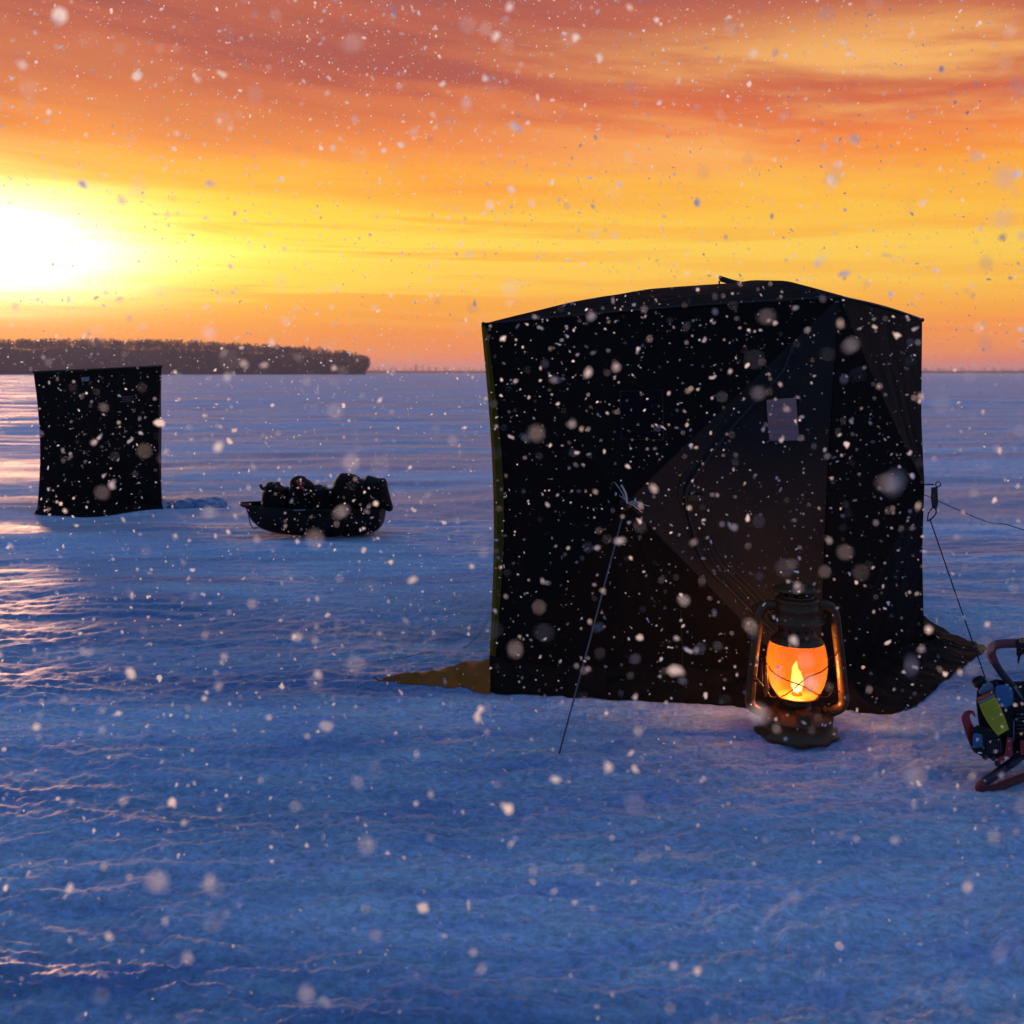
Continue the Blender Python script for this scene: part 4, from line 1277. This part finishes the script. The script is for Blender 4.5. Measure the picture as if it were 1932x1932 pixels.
# the conifers one can tell apart at the island's right end
for i, (px, hp) in enumerate([(598, 9.5), (612, 10.5), (624, 9.0), (634, 11), (645, 10.0), (656, 11.5), (664, 12.0), (671, 9.5), (679, 11.0), (686, 10.5), (692, 10.0), (696, 8.0)]):
    y = IY + 6 + (i * 7) % 13; x = (px - CX) / F * y
    top = CAMH + (HZ - (island_top(px) - rnd.uniform(0, 4))) / F * y
    zb = max(-0.3, top - hp - rnd.uniform(0, 1.5))
    h = top - zb + rnd.uniform(-.4, 1.2)
    root = thing('conifer_tree', 'spiky dark conifer standing out at the right end of the island wood', 'tree', (x, y, zb), 'conifers at the right end of the island')
    t_ = make_tree_np(rnd, 0, 0, 0, h, 1, 260)
    tri_object('crown', t_[2:], M['needles'], parent=root)
    b2 = bmesh.new(); tube(b2, [Vector((x, y, zb - 1.0)), Vector((x, y, zb + h * .5)), Vector((x, y, zb + h * .97))], [h * .02, h * .014, h * .004], 6)
    obj('trunk', b2, M['bark'], root)
# far shore
FY = 2600.0
tr = []
b2 = bmesh.new()
pr = None
for i in range(161):
    x = -3000 + 6000 * i / 160
    hgt = 6.5 + 4 * mnoise.noise(Vector((x * .002, 0, 3)))
    row = [b2.verts.new((x, FY - 30, -1)), b2.verts.new((x, FY + 40, hgt)), b2.verts.new((x, FY + 300, hgt * 1.2)), b2.verts.new((x, FY + 600, -1))]
    if pr:
        for k in range(3): b2.faces.new((pr[k], row[k], row[k + 1], pr[k + 1]))
    pr = row
shore = obj('far_shore', b2, M['bark']); shore['kind'] = 'structure'
for i in range(1800):
    x = rnd.uniform(-2800, 2800)
    y = FY + rnd.uniform(-20, 120)
    big = 1 + 0.6 * mnoise.noise(Vector((x * .006, 5, 0))) + (0.5 if (1.02 < x / 2600 * 1 < 1.05) else 0)
    tr += make_tree_np(rnd, x, y, 0, 17 * big * rnd.uniform(0.5, 1.15), 0, 22)
fw = tri_object('far_woodland', tr, M['bark'])
tag(fw, 'thin hazy line of trees along the distant far shore', 'woodland', kind='stuff')

# ------------------------------------------------------------------ falling snow
# each flake is a crumpled ice plate: a hub and a ragged rim
NR = 7
ra_ = np.arange(NR) * 2 * np.pi / NR
iv = np.vstack([[0, 0, 0], np.stack([np.cos(ra_), np.sin(ra_), 0 * ra_], -1)])
iff = np.array([[0, 1 + k, 1 + (k + 1) % NR] for k in range(NR)])
rg_ = np.random.default_rng(4)
NF = 34000
ang = rg_.uniform(-math.radians(37), math.radians(37), NF)
u_ = rg_.random(NF)
dist = np.where(u_ < 0.014, rg_.uniform(0.45, 1.0, NF), np.where(u_ < 0.10, rg_.uniform(1.0, 2.4, NF), 1.9 + 6.5 * rg_.random(NF) ** 0.9))
fxp, fyp = dist * np.sin(ang), dist * np.cos(ang)
top_z = CAMH + dist * 0.48
lowz = np.maximum(0.02, CAMH - dist * 0.75)
fz = lowz + (top_z - lowz) * rg_.random(NF) ** 0.72
size = np.exp(rg_.normal(math.log(0.0019), 0.50, NF))
size = np.where(rg_.random(NF) < 0.05, size * 2.0, size)
size = np.clip(size, 0.0007, 0.0062)
size = np.where(dist < 1.0, np.clip(size, 0.0012, 0.0024), size)
stretch = rg_.uniform(0.75, 1.45, (NF, 1, 3))
V = iv[None] * stretch * (1 + 0.55 * rg_.uniform(-1, 1, (NF, len(iv), 1)))
V[:, :, 2] += rg_.uniform(-0.35, 0.35, (NF, len(iv)))
q4 = rg_.normal(size=(NF, 4)); q4 /= np.linalg.norm(q4, axis=1, keepdims=True)
qw, qx, qy, qz = q4.T
RM = np.stack([1 - 2 * (qy * qy + qz * qz), 2 * (qx * qy - qz * qw), 2 * (qx * qz + qy * qw),
               2 * (qx * qy + qz * qw), 1 - 2 * (qx * qx + qz * qz), 2 * (qy * qz - qx * qw),
               2 * (qx * qz - qy * qw), 2 * (qy * qz + qx * qw), 1 - 2 * (qx * qx + qy * qy)], -1).reshape(NF, 3, 3)
V = np.einsum('nij,nkj->nki', RM, V)
V = V * size[:, None, None]
V = V + np.stack([fxp, fyp, fz], -1)[:, None]
# keep flakes out of the shelter and lantern
inside = (fxp > -0.2) & (fxp < 2.5) & (fyp > 4.65) & (fyp < 7.3) & (fz < 2.15)
V = V[~inside]
tri = (iff[None] + (np.arange(len(V)) * len(iv))[:, None, None]).reshape(-1)
me = bpy.data.meshes.new('falling_snow')
me.vertices.add(V.shape[0] * V.shape[1]); me.vertices.foreach_set('co', V.astype(np.float32).ravel())
me.loops.add(len(tri)); me.loops.foreach_set('vertex_index', tri.astype(np.int32))
me.polygons.add(len(tri) // 3); me.polygons.foreach_set('loop_start', (np.arange(len(tri) // 3) * 3).astype(np.int32))
me.update(calc_edges=True); me.materials.append(M['flake'])
fo_ = bpy.data.objects.new('falling_snow', me); COL.objects.link(fo_)
tag(fo_, 'white snowflakes falling through the whole scene', 'snowflakes', kind='stuff')

# ------------------------------------------------------------------ haze
HAZE = 0.00021
if HAZE > 0:
    b2 = bmesh.new(); box(b2, (0, 1500, 22), (4800, 0, 0), (0, 4400, 0), (0, 0, 24))
    m, nt, b, out = newmat('evening_haze')
    nt.nodes.remove(b)
    pv = nt.nodes.new('ShaderNodeVolumePrincipled'); pv.inputs['Density'].default_value = HAZE
    pv.inputs['Color'].default_value = (0.85, 0.70, 0.72, 1); pv.inputs['Anisotropy'].default_value = 0.2
    nt.links.new(pv.outputs[0], out.inputs['Volume'])
    hz = obj('haze', b2, m, smooth=False, origin=(0, 1500, 22)); tag(hz, 'pale evening haze over the frozen lake', 'haze', kind='stuff')

# ------------------------------------------------------------------ view
S.view_settings.view_transform = 'Standard'; S.view_settings.look = 'None'
S.view_settings.exposure = 0; S.view_settings.gamma = 1
S.render.engine = 'CYCLES'
S.cycles.use_denoising = True
S.cycles.max_bounces = 8; S.cycles.transparent_max_bounces = 12
S.cycles.volume_bounces = 1
S.cycles.sample_clamp_indirect = 4.0
